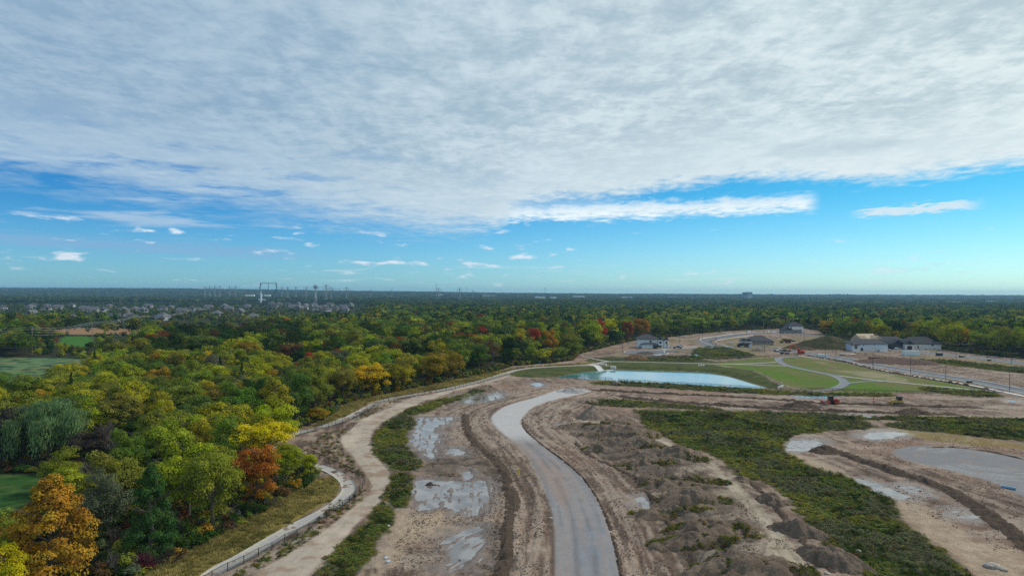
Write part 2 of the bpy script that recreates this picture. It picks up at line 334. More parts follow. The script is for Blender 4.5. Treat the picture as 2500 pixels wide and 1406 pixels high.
RUTS = [(catmull(Wl(p), False, 5), g) for p, g in (
  ([(1471,1202),(1500,1260),(1530,1320),(1558,1404),(1600,1520)], 1.0),
  ([(1440,1180),(1400,1120),(1330,1060),(1310,1020)], 1.0),
  ([(1440,1030),(1560,1055),(1660,1100),(1740,1145),(1830,1230),(1900,1330),(1950,1404),(2000,1480)], .9),
  ([(1250,1404),(1290,1300),(1280,1200),(1240,1120),(1200,1060)], 1.0),
  ([(880,1035),(870,1075),(900,1110),(930,1160),(905,1210),(840,1290),(700,1404)], .8),
  ([(1740,1130),(1650,1175),(1600,1205),(1560,1215)], .8),
  ([(1800,1200),(1720,1215),(1640,1230),(1590,1250)], .8),
  ([(1860,1260),(1760,1280),(1680,1300),(1640,1330)], .8),
  ([(1900,1330),(1820,1350),(1740,1370),(1700,1404)], .8),
  ([(1445,958),(1624,965),(1880,979),(2116,990),(2244,994),(2600,1000)], 1.1),
  ([(1500,945),(1800,957),(2200,975),(2600,985)], 1.1))]
SAND = [zone(p, n=3) for p in (
  [(2130,1220),(2190,1215),(2260,1230),(2340,1290),(2420,1360),(2500,1404),(2600,1480),(2450,1480),(2380,1404),(2300,1340),(2230,1290),(2190,1250)],
  [(960,1240),(1080,1245),(1150,1262),(1160,1280),(1080,1310),(1000,1340),(930,1404),(900,1404),(960,1300)],
  [(1930,1100),(1985,1120),(2060,1150),(2100,1170),(2090,1175),(2040,1158),(1970,1135)],
  [(2400,1320),(2500,1350),(2500,1404),(2420,1404)],
  [(1600,1178),(1720,1165),(1760,1180),(1740,1200),(1640,1210)])]
DARKD = [zone(p, n=3) for p in (
  [(1400,1045),(1480,1040),(1560,1060),(1640,1100),(1700,1130),(1790,1210),(1850,1290),(1860,1404),(1700,1404),(1640,1300),(1590,1230),(1520,1160),(1450,1100)],
  [(1040,1120),(1150,1090),(1210,1130),(1230,1200),(1200,1180),(1100,1165),(1020,1150)],
  [(1150,1400),(1190,1290),(1240,1290),(1240,1404)])]
ROADC = [catmull(Wl(p), False, 6) for p in (   # asphalt / paved centre lines used for flattening
  [(2000,866),(2065,877),(2142,893),(2244,910),(2372,930),(2500,955),(2650,985)],
  [(2231,857),(2346,870),(2500,888),(2650,905)])]
# ------------------------------------------------------------------ terrain
def terrain(X, Y, detail=True):
    X = np.asarray(X, float); Y = np.asarray(Y, float)
    r = np.hypot(X, Y); z = np.zeros(X.shape)
    far = ss(Y, 700, 2600)
    z += (fbm(X, Y, 900, 3, 3) - .5) * 16 * far
    azr = X / np.maximum(Y, 1)
    ridge = ss(Y, 3800, 7500) * (24 + 34 * ss(-azr, -.15, .55))
    z += ridge * (.75 + .5 * fbm(X, Y * .3, 1500, 4, 9))
    site = psd(X, Y, SITE, 60)
    z += (fbm(X, Y, 60, 3, 21) - .5) * .5 * (1 - far)
    insite = site < 0
    soil = np.where(insite, 1., .3)
    for P_, rs in ((GRAVEL, .06), (TURN, .08), (HAUL, .3), (LAWN, .05), (VERGE, .25), (VERGE2, .25), (VERGE3, .2), (VERGE4, .2)):
        s = psd(X, Y, P_, 8); soil = np.minimum(soil, rs + (1 - rs) * ss(s, -.3, 1.2))
    for P_ in ROADC:
        s = seg_near(X, Y, P_, False, 14)[0]; soil = np.minimum(soil, ss(s, 5, 10))
    rough = 0
    if detail:
        lump = fbm(X, Y, 3.2, 4, 5); rid = 1 - np.abs(fbm(X, Y, 1.5, 3, 8) - .5) * 4
        fin = fbm(X, Y, .8, 2, 12)
        dk = np.zeros(X.shape)
        for P_ in DARKD: dk = np.maximum(dk, ss(-psd(X, Y, P_, 8), -3, 3))
        amp = .32 + 1.0 * dk
        rough = (lump - .5) * 1.4 * amp + (rid - .4) * .24 * amp + (fin - .5) * .34
        k0 = ss(-psd(X, Y, DARKD[0], 8), -1, 5); z += k0 * soil * (fbm(X * .6 + Y * .3, Y * 1.5, 7, 3, 140) - .34) * 3.2
        z += rough * soil * (1 - .7 * ss(Y, 350, 700))
        for P_, wdt, am in ((GRAVEL, 20, .16), (HAUL, 7, .08)):
            D = seg_near(X, Y, P_, True, wdt + 2)[0]; kk = ss(D, wdt, wdt * .6)
            z += am * kk * (fbm(D * 1.5 + .25 * X, Y * .07, 1.0, 3, 131) - .5) * np.maximum(soil, .25) * 2
        for P_, g in RUTS:
            d = seg_near(X, Y, P_, False, 5)[0]
            z += g * (-.17 * np.exp(-((d - 1.0) / .27) ** 2) + .08 * np.exp(-((d - 1.55) / .3) ** 2)) * np.maximum(soil, .35)
    # gravel road stands a little proud of the trimmed soil
    s = psd(X, Y, GRAVEL, 8); z += .12 * ss(-s, -.6, .4)
    s = psd(X, Y, TURN, 8); z += .10 * ss(-s, -.6, .4)
    # puddles: hollows with ruts
    for P_, isl, ang, _ in PUDZ:
        s = psd(X, Y, P_, 6); k = ss(-s, -2.0, .6)
        if not (k > 0).any(): continue
        c, q = math.cos(R(ang)), math.sin(R(ang)); u = X * c + Y * q; v = -X * q + Y * c
        st = fbm(u / 9, v, .42, 3, 31) * .6 + fbm(u / 2.6, v, .8, 4, 33) * .4
        thr = .5 + .22 * (.5 - isl); zz = -.13 + (st - thr) * .9 + np.clip(s + .6, -.6, 3) * .13
        zz = np.clip(zz, -.35, .35); z = z * (1 - k) + zz * k
    # pond basin
    s = psd(X, Y, POND, 26)
    bank = ss(s, 0.0, 9.0); basin = -1.6 + np.clip(s, -8, 0) * .15 - .12
    z = np.where(s < 0, basin, np.where(s < 9.5, (-1.72) * (1 - bank) + z * bank, z))
    return z
rows = [66.0]
while rows[-1] < 14000: rows.append(rows[-1] + .27 * (rows[-1] / 90) ** 1.5)
rows = np.array(rows)
cols = np.r_[np.arange(-1.0, -.36, .007), np.arange(-.36, .80, .0029), np.arange(.80, 1.0, .008)]
U, Yg = np.meshgrid(cols, rows); Xg = U * Yg
cell = np.minimum(.0029 * Yg, .27 * (Yg / 90) ** 1.5)
def snap(P_, Xg, Yg, lim):
    D, CX, CY, i = seg_near(Xg, Yg, P_, True, 5); k = D < lim
    Xg[k] = CX[k]; Yg[k] = CY[k]
FZ = [('lawn', LAWN), ('meadow', MEADOW), ('ploughed_field', FIELD), ('green_clearing', GLAWN), ('clearing_lawn', NLAWN),
      ('grass_verge', VERGE), ('grass_bank', VERGE2), ('grass_bank', VERGE3), ('grass_bank', VERGE4),
      ('dirt_track', T2), ('haul_track', HAUL), ('gravel_road', GRAVEL), ('gravel_turnaround', TURN)]
for nm, P_ in FZ: snap(P_, Xg, Yg, np.minimum(cell * .55, .0016 * Yg))
Zg = terrain(Xg, Yg)
def mixc(c, d, k): return c * (1 - k[..., None]) + np.array(d) * k[..., None]
def groundcol(X, Y, Z):
    a = fbm(X, Y, 9, 4, 40); b = fbm(X, Y, 2.2, 4, 44); q = fbm(X, Y, 35, 3, 47); e = fbm(X / 3.0, Y, 5, 3, 49)
    st = fbm(X * 1.2 + Y * .25, Y * .16, 1.1, 4, 58)
    c = np.zeros(X.shape + (3,)) + (.225, .158, .120)
    c = mixc(c, (.30, .22, .165), ss(a, .42, .68)); c = mixc(c, (.110, .073, .054), ss(b, .46, .64) * .9); c = mixc(c, (.080, .054, .040), ss(st, .52, .66) * .75); c = mixc(c, (.37, .29, .23), ss(st, .46, .34) * .45)
    c = mixc(c, (.29, .185, .135), ss(q, .5, .7) * .5); c = mixc(c, (.40, .32, .25), ss(e, .58, .75) * .6)
    wet = ss(b, .55, .75) * .35
    D = seg_near(X, Y, GRAVEL, True, 24)[0]; kk = ss(D, 22, 12); sk = fbm(D * 1.5 + .25 * X, Y * .07, 1.0, 3, 131)
    c = mixc(c, (.35, .272, .215), kk * ss(sk, .50, .60) * .75); c = mixc(c, (.13, .088, .066), kk * ss(sk, .44, .34) * .8)
    for P_ in SAND:
        k = ss(-psd(X, Y, P_, 8) + (b - .5) * 6, -1.5, 1.5); c = mixc(c, (.42, .32, .225), k * .75)
    for P_ in DARKD:
        k = ss(-psd(X, Y, P_, 8) + (b - .5) * 8, -1.5, 1.5); c = mixc(c, (.165, .127, .098), k * (.55 + .45 * ss(a, .3, .6))); c = mixc(c, (.075, .058, .044), k * ss(fbm(X * .5 + Y * .3, Y * 1.6, 3.5, 3, 141), .50, .62) * .75)
    for P_, gg in RUTS[5:9] + RUTS[2:3]:
        d = seg_near(X, Y, P_, False, 6)[0]; k = ss(d + (b - .5) * 2.5, 2.4, 1.2); c = mixc(c, (.33, .265, .205), k * .8); c = mixc(c, (.12, .09, .07), np.exp(-((d - 1.0) / .25) ** 2) * .6)
    for P_, isl, an, _ in PUDZ:
        s = psd(X, Y, P_, 10); k = ss(-s + (b - .5) * 7, -4.5, 0); c = mixc(c, (.155, .105, .080), k * .75); wet = np.maximum(wet, k * .95)
    # forest floor and everything beyond the works
    s = psd(X, Y, SITE, 60); k = ss(s + (b - .5) * 3, -1.5, 1.0); c = mixc(c, (.035, .038, .018), k); wet *= (1 - k)
    k = ss(Y, 1100, 2600); fcol = np.zeros(X.shape + (3,)) + (.030, .045, .022)
    fcol = mixc(fcol, (.075, .075, .03), ss(fbm(X / 2, Y, 300, 3, 61), .55, .7)); c = mixc(c, (.03, .045, .022), k * 0 + k)
    c = c * (1 - k[..., None]) + fcol * k[..., None]
    # open far fields
    c = mixc(c, (.20, .17, .11), ss(fbm(X / 4, Y / 1.2, 420, 2, 77), .66, .70) * ss(Y, 2300, 2800) * ss(-X / np.maximum(Y, 1), .0, .1))
    # right lot: straw tufts, upper lots: straw/green growth
    k = ss(fbm(X, Y / 1.5, 26, 4, 52), .54, .64) * ss(Y, 290, 340) * (Y < 700) * ss(X / Y, .05, .3) * (s < 0)
    c = mixc(c, (.17, .145, .06), k * .7)
    for P_ in WEEDS:
        k = ss(-psd(X, Y, P_, 6) + (b - .5) * 3, -.8, .8); c = mixc(c, (.055, .065, .022), k); wet = wet * (1 - k)
    k = ss(-psd(X, Y, DRAIN, 6), -.5, .5); c = mixc(c, (.23, .165, .07), k)
    # zones with their own look
    def zc(P_, col, f=1., m=6):
        nonlocal c, wet
        k = ss(-psd(X, Y, P_, m), -.05, .12) * f; c = mixc(c, col, k) if not callable(col) else c * (1 - k[..., None]) + col() * k[..., None]; wet = wet * (1 - k)
    g1 = fbm(X, Y / 3, 30, 4, 71); g2 = fbm(X, Y, 4, 3, 72)
    def lawn():
        v = np.zeros(X.shape + (3,)) + (.088, .150, .016); v = mixc(v, (.15, .130, .050), ss(g1 * .7 + g2 * .3, .42, .58) * .9); v = mixc(v, (.30, .25, .16), ss(g1, .66, .74) * .7)
        return mixc(v, (.06, .125, .012), ss(g2, .5, .7) * .5)
    def verge():
        v = np.zeros(X.shape + (3,)) + (.22, .175, .045); v = mixc(v, (.10, .105, .028), ss(g2, .45, .7)); return mixc(v, (.24, .185, .055), ss(b, .55, .75) * .6)
    def mead():
        v = np.zeros(X.shape + (3,)) + (.10, .175, .075); v = mixc(v, (.14, .16, .06), ss(g1, .48, .62)); v = mixc(v, (.17, .17, .08), ss(fbm(X, Y / 2, 9, 3, 75), .56, .7)); return mixc(v, (.025, .05, .028), ss(g2, .48, .66) * .95)
    def dgrass():
        v = np.zeros(X.shape + (3,)) + (.075, .085, .024); return mixc(v, (.045, .060, .018), ss(g2, .45, .7))
    zc(LAWN, lawn, 1, 12); zc(VERGE, verge); zc(VERGE2, verge); zc(VERGE3, dgrass); zc(VERGE4, dgrass); zc(MEADOW, mead)
    s = psd(X, Y, POND, 26); k = ss(s, 14, 9) * ss(s, -6, 0); kk = k * (1 - ss(s, 6, 9)) + 0
    c = c * (1 - kk[..., None]) + dgrass() * kk[..., None]
    c = mixc(c, (.16, .14, .08), ss(s, 2.2, 1.2) * ss(s, -.5, .3)); c = mixc(c, (.10, .12, .09), ss(-s, 0, 1)); wet = np.where(s < 12, 0, wet)
    zc(NLAWN, lambda: mixc(mixc(np.zeros(X.shape + (3,)) + (.032, .085, .018), (.06, .10, .03), ss(g2, .45, .65)), (.02, .055, .012), ss(b, .5, .7))); zc(GLAWN, (.05, .14, .02)); zc(FIELD, (.27, .155, .075), 1, 20)
    def haul():
        v = np.zeros(X.shape + (3,)) + (.375, .315, .255); v = mixc(v, (.29, .21, .155), ss(b, .5, .7)); return mixc(v, (.52, .43, .34), ss(a, .5, .7) * .6)
    zc(HAUL, haul, .95)
    def t2():
        v = np.zeros(X.shape + (3,)) + (.33, .27, .20); v = mixc(v, (.19, .145, .11), ss(b, .52, .7)); return mixc(v, (.45, .38, .29), ss(a, .5, .7) * .6)
    zc(T2, t2)
    def grav():
        v = np.zeros(X.shape + (3,)) + (.245, .232, .232)
        d = seg_near(X, Y, GRAVEL, True, 6)[0]
        v = mixc(v, (.20, .212, .238), ss(fbm(X, Y / 4, 3, 3, 81), .42, .62) * ss(Y, 135, 108))
        v = mixc(v, (.28, .205, .165), ss(fbm(X, Y / 5, 5, 3, 82), .48, .66) * .75)
        v = mixc(v, (.135, .12, .118), np.exp(-((d - 3.4) / .5) ** 2) * .55 * ss(fbm(X, Y, 8, 3, 83), .38, .6))
        sk = fbm(d * 1.4, Y * .05, 1.0, 3, 86); v = mixc(v, (.27, .215, .19), ss(sk, .50, .66) * .5); v = mixc(v, (.155, .148, .155), ss(sk, .46, .34) * .45)
        return mixc(v, (.42, .40, .39), ss(Y + 14 * (a - .5), 178, 196))
    zc(GRAVEL, grav)
    def turn():
        cx_, cy_ = W(2420, 1130); rr = np.hypot((X - cx_), (Y - cy_)); v = np.zeros(X.shape + (3,)) + (.20, .195, .20)
        v = mixc(v, (.27, .262, .26), ss(fbm(rr * 1.6 + 5 * a, np.arctan2(Y - cy_, X - cx_) * 2, 1.0, 3, 84), .40, .62) * ss(fbm(X, Y, 12, 3, 85), .35, .6)); return mixc(v, (.25, .19, .15), ss(b, .55, .75) * .6)
    zc(TURN, turn)
    return np.concatenate([c, wet[..., None]], -1)
CG = groundcol(Xg, Yg, Zg)
RN, CN = Xg.shape
idx = np.arange(RN * CN).reshape(RN, CN)
Q = np.stack([idx[:-1, :-1], idx[:-1, 1:], idx[1:, 1:], idx[1:, :-1]], -1)
fx = (Xg[:-1, :-1] + Xg[:-1, 1:] + Xg[1:, 1:] + Xg[1:, :-1]) / 4; fy = (Yg[:-1, :-1] + Yg[:-1, 1:] + Yg[1:, 1:] + Yg[1:, :-1]) / 4
cls = np.zeros(fx.shape, int)
for i, (nm, P_) in enumerate(FZ):
    s = psd(fx, fy, P_, 2); cls[s < 0] = i + 1
M_SOIL = soil_mat('soil', vari=.42, bdist=.16)
M_TRACK = soil_mat('packed_track', vari=.26, bdist=.05)
M_GRAV = soil_mat('crushed_gravel', vari=.24, bdist=.03, rough=.85)
M_TURF = soil_mat('turf', vari=.30, bdist=.10)
ZM = [M_SOIL, M_TURF, M_TURF, M_SOIL, M_TURF, M_TURF, M_TURF, M_TURF, M_TURF, M_TURF, M_TRACK, M_TRACK, M_GRAV, M_GRAV]
Vall = np.stack([Xg, Yg, Zg], -1).reshape(-1, 3); Call = CG.reshape(-1, 4)
for k in range(len(FZ) + 1):
    f = Q[cls == k]
    if not len(f): continue
    u, inv_ = np.unique(f, return_inverse=True)
    me = mesh_np('ground', Vall[u], inv_.reshape(-1, 4), ZM[k], True, {'Col': ('POINT', 'FLOAT_COLOR', Call[u])})
    prop(obj('ground' if k == 0 else FZ[k - 1][0], me), kind='structure')
def tz(x, y):
    return float(terrain(np.array([x]), np.array([y]))[0])
def tzs(x, y): return terrain(np.asarray(x, float), np.asarray(y, float))
# ------------------------------------------------------------------ water
def sheet(name, P_, z, mat, **kw):
    bm = bmesh.new(); vs = [bm.verts.new((x, y, z)) for x, y in P_]; es = [bm.edges.new((vs[i], vs[(i + 1) % len(vs)])) for i in range(len(vs))]
    bmesh.ops.triangle_fill(bm, edges=es, use_beauty=True, normal=(0, 0, 1)); me = bpy.data.meshes.new(name); bm.to_mesh(me); bm.free(); me.materials.append(mat)
    return prop(obj(name, me), **kw)
def grow(P_, g):
    c = P_.mean(0); d = P_ - c; L = np.hypot(*d.T)[:, None]; return c + d * (L + g) / L
M_PUD = water_mat('puddle_water', (.26, .225, .20), .03, 3, .003, (.13, .105, .09), .28, 1.75)
M_POND = water_mat('pond_water', (.13, .29, .29), .05, .5, .012, (.09, .25, .31))
M_DRAIN = water_mat('brown_water', (.20, .14, .055), .12, 3, .01)
sheet('pond_water', grow(POND, .8), -1.6, M_POND, kind='structure')
for P_, isl, an, lab in PUDZ: sheet('puddle', grow(P_, .9), -.13, M_PUD, kind='structure', label=lab)
# ------------------------------------------------------------------ ribbons: paths, asphalt, kerbs
M_PATH = soil_mat('path_concrete', (.40, .37, .32), .12, 1., .015, .85, second=(.33, .32, .31))
M_ASPH = soil_mat('asphalt', (.135, .14, .15), .10, 1., .01, .8, second=(.17, .17, .175))
M_KERB = simple('kerb_concrete', (.62, .61, .58), .8, .1)
M_CONC = simple('concrete', (.50, .49, .46), .8, .12, .8)
def ribbon(name, P_, w, mat, dz=.07, nx=4, w2=None, kind='structure', parent=None):
    P_ = resample(P_, 1.2); T = np.gradient(P_, axis=0); T /= np.hypot(*T.T)[:, None]; Nn = np.stack([-T[:, 1], T[:, 0]], 1)
    ws = np.linspace(w, w2 if w2 else w, len(P_))[:, None]; t = np.linspace(-.5, .5, nx + 1)
    X = P_[:, :1] + Nn[:, :1] * ws * t; Y = P_[:, 1:] + Nn[:, 1:] * ws * t
    Z = terrain(X, Y, False) + dz
    n, m = X.shape; ix = np.arange(n * m).reshape(n, m); f = np.stack([ix[:-1, 1:], ix[:-1, :-1], ix[1:, :-1], ix[1:, 1:]], -1).reshape(-1, 4)
    # skirts so that the slab has an edge
    V = np.stack([X, Y, Z], -1).reshape(-1, 3); b0 = len(V); low = np.concatenate([V[ix[:, 0]], V[ix[:, -1]]]); low[:, 2] -= .3
    V = np.concatenate([V, low]); a = np.arange(n - 1)
    f1 = np.stack([ix[:-1, 0], ix[1:, 0], b0 + a + 1, b0 + a], -1); f2 = np.stack([ix[1:, -1], ix[:-1, -1], b0 + n + a, b0 + n + a + 1], -1)
    me = mesh_np(name, V, np.concatenate([f, f1, f2]), mat, True)
    return prop(obj(name, me, parent), kind=kind)
def kerb(P_, off=0., w=.45, h=.20):
    P_ = resample(P_, 2.0); T = np.gradient(P_, axis=0); T /= np.hypot(*T.T)[:, None]; Nn = np.stack([-T[:, 1], T[:, 0]], 1); C = P_ + Nn * off
    A, B = C - Nn * w / 2, C + Nn * w / 2; z = terrain(C[:, 0], C[:, 1], False) + .07; n = len(C)
    V = np.concatenate([np.c_[A, z - .2], np.c_[A, z + h], np.c_[B, z + h], np.c_[B, z - .2]]); a = np.arange(n - 1); f = []
    for k in range(3): f.append(np.stack([k * n + a, k * n + a + 1, (k + 1) * n + a + 1, (k + 1) * n + a], -1))
    return prop(obj('kerb', mesh_np('kerb', V, np.concatenate(f), M_KERB)), kind='structure')
def wp(pts, n=6): return catmull(Wl(pts), False, n)
PATH_A = wp([(440,1500),(515,1406),(600,1357),(715,1290),(802,1245),(842,1213),(852,1190),(836,1166),(806,1148),(770,1136),(724,1120),(690,1106),(668,1090),(678,1074),(705,1064),(741,1054),(802,1038),(858,1016),(900,994),(945,976),(1000,966),(1086,951),(1163,933),(1237,911),(1266,903),(1317,897),(1440,890),(1488,883),(1573,884),(1701,887),(1803,889),(1880,892),(1924,894),(1975,904),(2039,916),(2116,926),(2160,931),(2244,939),(2372,951),(2449,956)])
ribbon('paved_path', PATH_A, 3.0, M_PATH, .10)
ribbon('paved_path', wp([(1488,883),(1450,876),(1419,869),(1373,866)]), 3.0, M_PATH, .10)
ribbon('paved_path', wp([(1701,887),(1803,888),(1860,886),(1898,884)]), 2.6, M_PATH, .104)
M_APATH = soil_mat('path_asphalt', (.20, .21, .215), .10, 1., .01, .8)
ribbon('asphalt_path', wp([(1950,872),(1915,872),(1901,876),(1906,884),(1925,893),(1960,901),(2000,909),(2035,917),(2058,928),(2062,937),(2044,947),(2014,952),(1975,954)]), 4.6, M_APATH, .108)
ribbon('asphalt_path', wp([(2064,936),(2085,934),(2116,932),(2165,932)]), 3.0, M_APATH, .112)
ROAD1 = wp([(1930,857),(2000,866),(2065,877),(2142,893),(2244,910),(2372,930),(2500,955),(2650,985)])
ribbon('asphalt_road', ROAD1, 8.5, M_ASPH, .06); kerb(ROAD1, 4.5); kerb(ROAD1, -4.5)
ribbon('sidewalk', wp([(1950,868),(2065,884),(2142,902),(2244,920),(2372,941),(2500,967),(2650,1000)]), 1.8, M_KERB, .14)
ROAD2 = wp([(2190,853),(2231,857),(2346,870),(2500,888),(2650,906)]); ribbon('asphalt_road', ROAD2, 8, M_ASPH, .06); kerb(ROAD2, 4.2); kerb(ROAD2, -4.2)
ROAD3 = wp([(1560,863),(1640,856),(1700,851),(1777,847),(1850,847),(1930,857)]); ribbon('asphalt_road', ROAD3, 8, M_ASPH, .056); kerb(wp([(1600,855),(1640,851),(1700,848),(1777,847)]), 0)
ROAD4 = wp([(1740,846),(1722,838),(1722,831),(1760,824),(1820,815),(1880,813),(1960,817),(2040,826)]); ribbon('asphalt_road', ROAD4, 12, M_ASPH, .052)
kerb(wp([(1775,846),(1740,843),(1712,834),(1713,827),(1752,821),(1803,814),(1880,811)]), 0); kerb(wp([(1790,849),(1760,841),(1747,836),(1752,831),(1780,826),(1840,819)]), 0)
sheet('asphalt_road', zone([(1524,860),(1540,856),(1590,855),(1628,853),(1622,858),(1628,864),(1600,867),(1550,866)]), .14, M_ASPH, kind='structure')
kerb(catmull(Wl([(1540,864),(1524,860),(1540,856),(1600,855),(1630,852)]), False, 6)); kerb(catmull(Wl([(1648,856),(1624,855),(1622,860),(1632,863),(1612,866)]), False, 6))
# ------------------------------------------------------------------ soil ridges and heaps
M_DSOIL = soil_mat('dark_soil', (.125, .09, .067), .6, 1.3, .35)
M_GSOIL = soil_mat('heap_soil', (.27, .20, .15), .55, 1.2, .35, second=(.17, .125, .093))
M_GSOIL2 = soil_mat('heap_soil_pale', (.27, .20, .155), .35, 1.2, .18)
M_STONE = soil_mat('heap_gravel', (.33, .31, .30), .15, 2, .05)
def ridge(name, px, w, h, mat, label, step=.45, cat='soil berm', seed=0, group=None):
    P_ = resample(catmull(Wl(px), False, 6), step); T = np.gradient(P_, axis=0); T /= np.hypot(*T.T)[:, None]; Nn = np.stack([-T[:, 1], T[:, 0]], 1)
    nx = 14; t = np.linspace(-.5, .5, nx + 1); jw = w * (.8 + .5 * fbm(P_[:, 0], P_[:, 1], 6, 2, seed))[:, None]
    X = P_[:, :1] + Nn[:, :1] * jw * t; Y = P_[:, 1:] + Nn[:, 1:] * jw * t
    prof = (1 - (2 * np.abs(t)) ** 1.6) * np.ones_like(X)
    endf = np.clip(np.minimum(np.arange(len(P_)), np.arange(len(P_))[::-1]) / 5, 0, 1)[:, None]
    Z = terrain(X, Y) - .12 + prof * endf * h * (.45 + .7 * fbm(X, Y, 2.5, 3, seed + 3) + 1.5 * (fbm(X, Y, .8, 2, seed + 5) - .5)) + (fbm(X, Y, .55, 2, seed + 6) - .5) * .30 * endf
    n, m = X.shape; ix = np.arange(n * m).reshape(n, m); f = np.stack([ix[:-1, 1:], ix[:-1, :-1], ix[1:, :-1], ix[1:, 1:]], -1).reshape(-1, 4)
    o = obj(name, mesh_np(name, np.stack([X, Y, Z], -1).reshape(-1, 3), f, mat, False)); return prop(o, label, cat, group)
ridge('clod_windrow', [(1136,1010),(1140,1046),(1163,1084),(1200,1115),(1232,1153),(1240,1190),(1252,1225),(1245,1260),(1236,1300),(1236,1350),(1220,1410),(1210,1480)], 2.9, .55, M_DSOIL, 'long dark windrow of wet clods left of the gravel road', seed=1)
ridge('road_edge_windrow', [(1276,1020),(1280,1044),(1314,1078),(1381,1128),(1428,1172),(1468,1236),(1495,1306),(1517,1404),(1532,1500)], .9, .35, M_DSOIL, 'thin dark soil edge along the right side of the gravel road', seed=2)
ridge('lot_berm', [(2010,1100),(2060,1108),(2090,1119),(2178,1149),(2264,1176),(2322,1200),(2380,1234),(2438,1277),(2500,1322),(2600,1400)], 4.2, .85, M_DSOIL, 'long dark berm crossing the cleared lot at lower right', seed=3)
ridge('haul_berm', [(1425,951),(1500,955),(1624,962),(1760,968),(1880,975),(1960,981),(2014,984),(2180,990),(2400,994)], 2.6, .8, M_DSOIL, 'dark straight berm on the far side of the haul road, in front of the pond', .9, seed=4)
ridge('haul_berm', [(1500,966),(1560,975),(1650,983),(1752,990),(1880,998),(1960,1002),(2080,1006),(2200,1010),(2350,1012)], 3.0, .9, M_DSOIL, 'second dark berm between the haul road and the weed band', .9, seed=5)
ridge('lot_edge_berm', [(2240,1094),(2320,1092),(2400,1100),(2500,1122),(2600,1150)], 1.2, .4, M_DSOIL, 'low dark edge behind the gravel turnaround', .9, seed=6)
ridge('road_berm', [(1960,868),(2060,884),(2142,904),(2244,922),(2372,944),(2440,957)], 2.2, .8, M_DSOIL, 'lumpy dark strip between the park lawn and the straight road', 1.2, seed=7)
ridge('track_edge_berm', [(1790,1140),(1840,1182),(1900,1245),(1950,1310),(2000,1360),(2040,1404)], 1.6, .5, M_DSOIL, 'crumbly edge on the right of the light track', seed=8)
ridge('silt_edge', [(1400,1075),(1440,1110),(1520,1150),(1580,1200),(1610,1250),(1650,1300),(1690,1370),(1710,1420)], 1.6, .4, M_DSOIL, 'dark crumbly line at the left foot of the overgrown heaps', seed=9)
def mound(px, py, rx, ry, h, mat, label, rot=0, sharp=1.3, seed=0, name='dirt_pile', cat='dirt pile', group=None, parent=None):
    x0, y0 = W(px, py); nr, na = (24, 64) if py > 930 else (16, 40)
    r = np.linspace(0, 1.12, nr)[:, None]; a = np.linspace(0, 2 * math.pi, na, endpoint=False)[None]
    lx, ly = r * np.cos(a) * rx, r * np.sin(a) * ry; c, s = math.cos(R(rot)), math.sin(R(rot))
    k = .62 + .75 * fbm(np.cos(a) * 2 + 9 + seed, np.sin(a) * 2 + 9, .9, 3, seed)
    X = x0 + (lx * c - ly * s) * k; Y = y0 + (lx * s + ly * c) * k
    prof = np.clip(1 - r ** sharp, 0, 1)
    Z = terrain(X, Y) - .10 * r + h * prof * (.72 + .55 * fbm(X, Y, max(rx, 2) * .5, 3, seed)) + (fbm(X, Y, 1.0, 3, seed + 4) - .5) * .55 * min(h, 2) * ss(prof, 0, .15) + (fbm(X, Y, 2.2, 2, seed + 7) - .5) * .45 * prof ** .5 * min(h, 1.5) - .25 * (r > 1.02)
    n, m = X.shape; ix = np.arange(n * m).reshape(n, m); f = np.stack([ix[:-1], ix[1:], np.roll(ix[1:], -1, 1), np.roll(ix[:-1], -1, 1)], -1).reshape(-1, 4)
    V = np.stack([X - x0, Y - y0, Z], -1).reshape(-1, 3)
    o = obj(name, mesh_np(name, V, f, mat, False), parent, (x0, y0, 0)); return prop(o, label, cat, group)
G_ = 'overgrown spoil heaps beside the light track'
mound(1448, 1020, 5.6, 5.0, 4.2, M_GSOIL2, 'tall cone shaped pinkish dirt pile right of the light gravel', sharp=1.0, seed=11)
mound(1400, 957, 6, 5, 1.9, M_STONE, 'grey gravel pile dumped at the far end of the gravel road', sharp=1.1, seed=12, name='gravel_pile', cat='gravel pile')
mound(1437, 982, 5, 3, 1.7, M_GSOIL2, 'low irregular dirt pile just behind the tall cone shaped one', seed=13)
MD = [(1510,1033,3.5,2.6,1.0,'small greenish heap beside the tall cone shaped pile'), (1420,1042,5,2.5,.9,'flat dark heap at the upper end of the row of heaps'),
 (1480,1062,5,2.6,1.4,'dark heap with grooves, second from the top of the row'), (1545,1066,5.2,3,2.0,'pointed grassy heap against the light track near its top'),
 (1500,1098,5.4,2.8,1.7,'broad weedy heap left of the pointed grassy one'), (1568,1100,4.6,2.6,1.9,'rounded heap with green top beside the upper light track'),
 (1660,1122,4.8,2.6,1.9,'heap with sandy foot right of the middle of the row'), (1575,1138,4.6,2.4,1.3,'low heap carrying a clump of bright weeds'),
 (1700,1178,4.6,2.2,1.2,'flat grey heap inside the bend of the light track'), (1640,1190,5,2.0,1.1,'stony low heap next to the small clear puddle'),
 (1690,1228,5.0,2.4,1.5,'heap right of the small clear puddle with grey flank'), (1640,1255,4.8,2.2,1.4,'green sided heap below the small clear puddle'),
 (1740,1302,5.4,2.7,2.0,'large weedy heap in the lower half of the row'), (1690,1330,4.6,2.0,1.5,'dark steep heap at the left foot of the large weedy one'),
 (1860,1398,5.2,3.0,2.0,'heap cut off by the bottom edge next to the light track'), (1770,1400,4.2,2.0,1.3,'green heap cut off by the bottom edge')]
MD = [(x, y, rx * 1.7, ry * 1.35, h * 1.15, lb) for x, y, rx, ry, h, lb in MD]
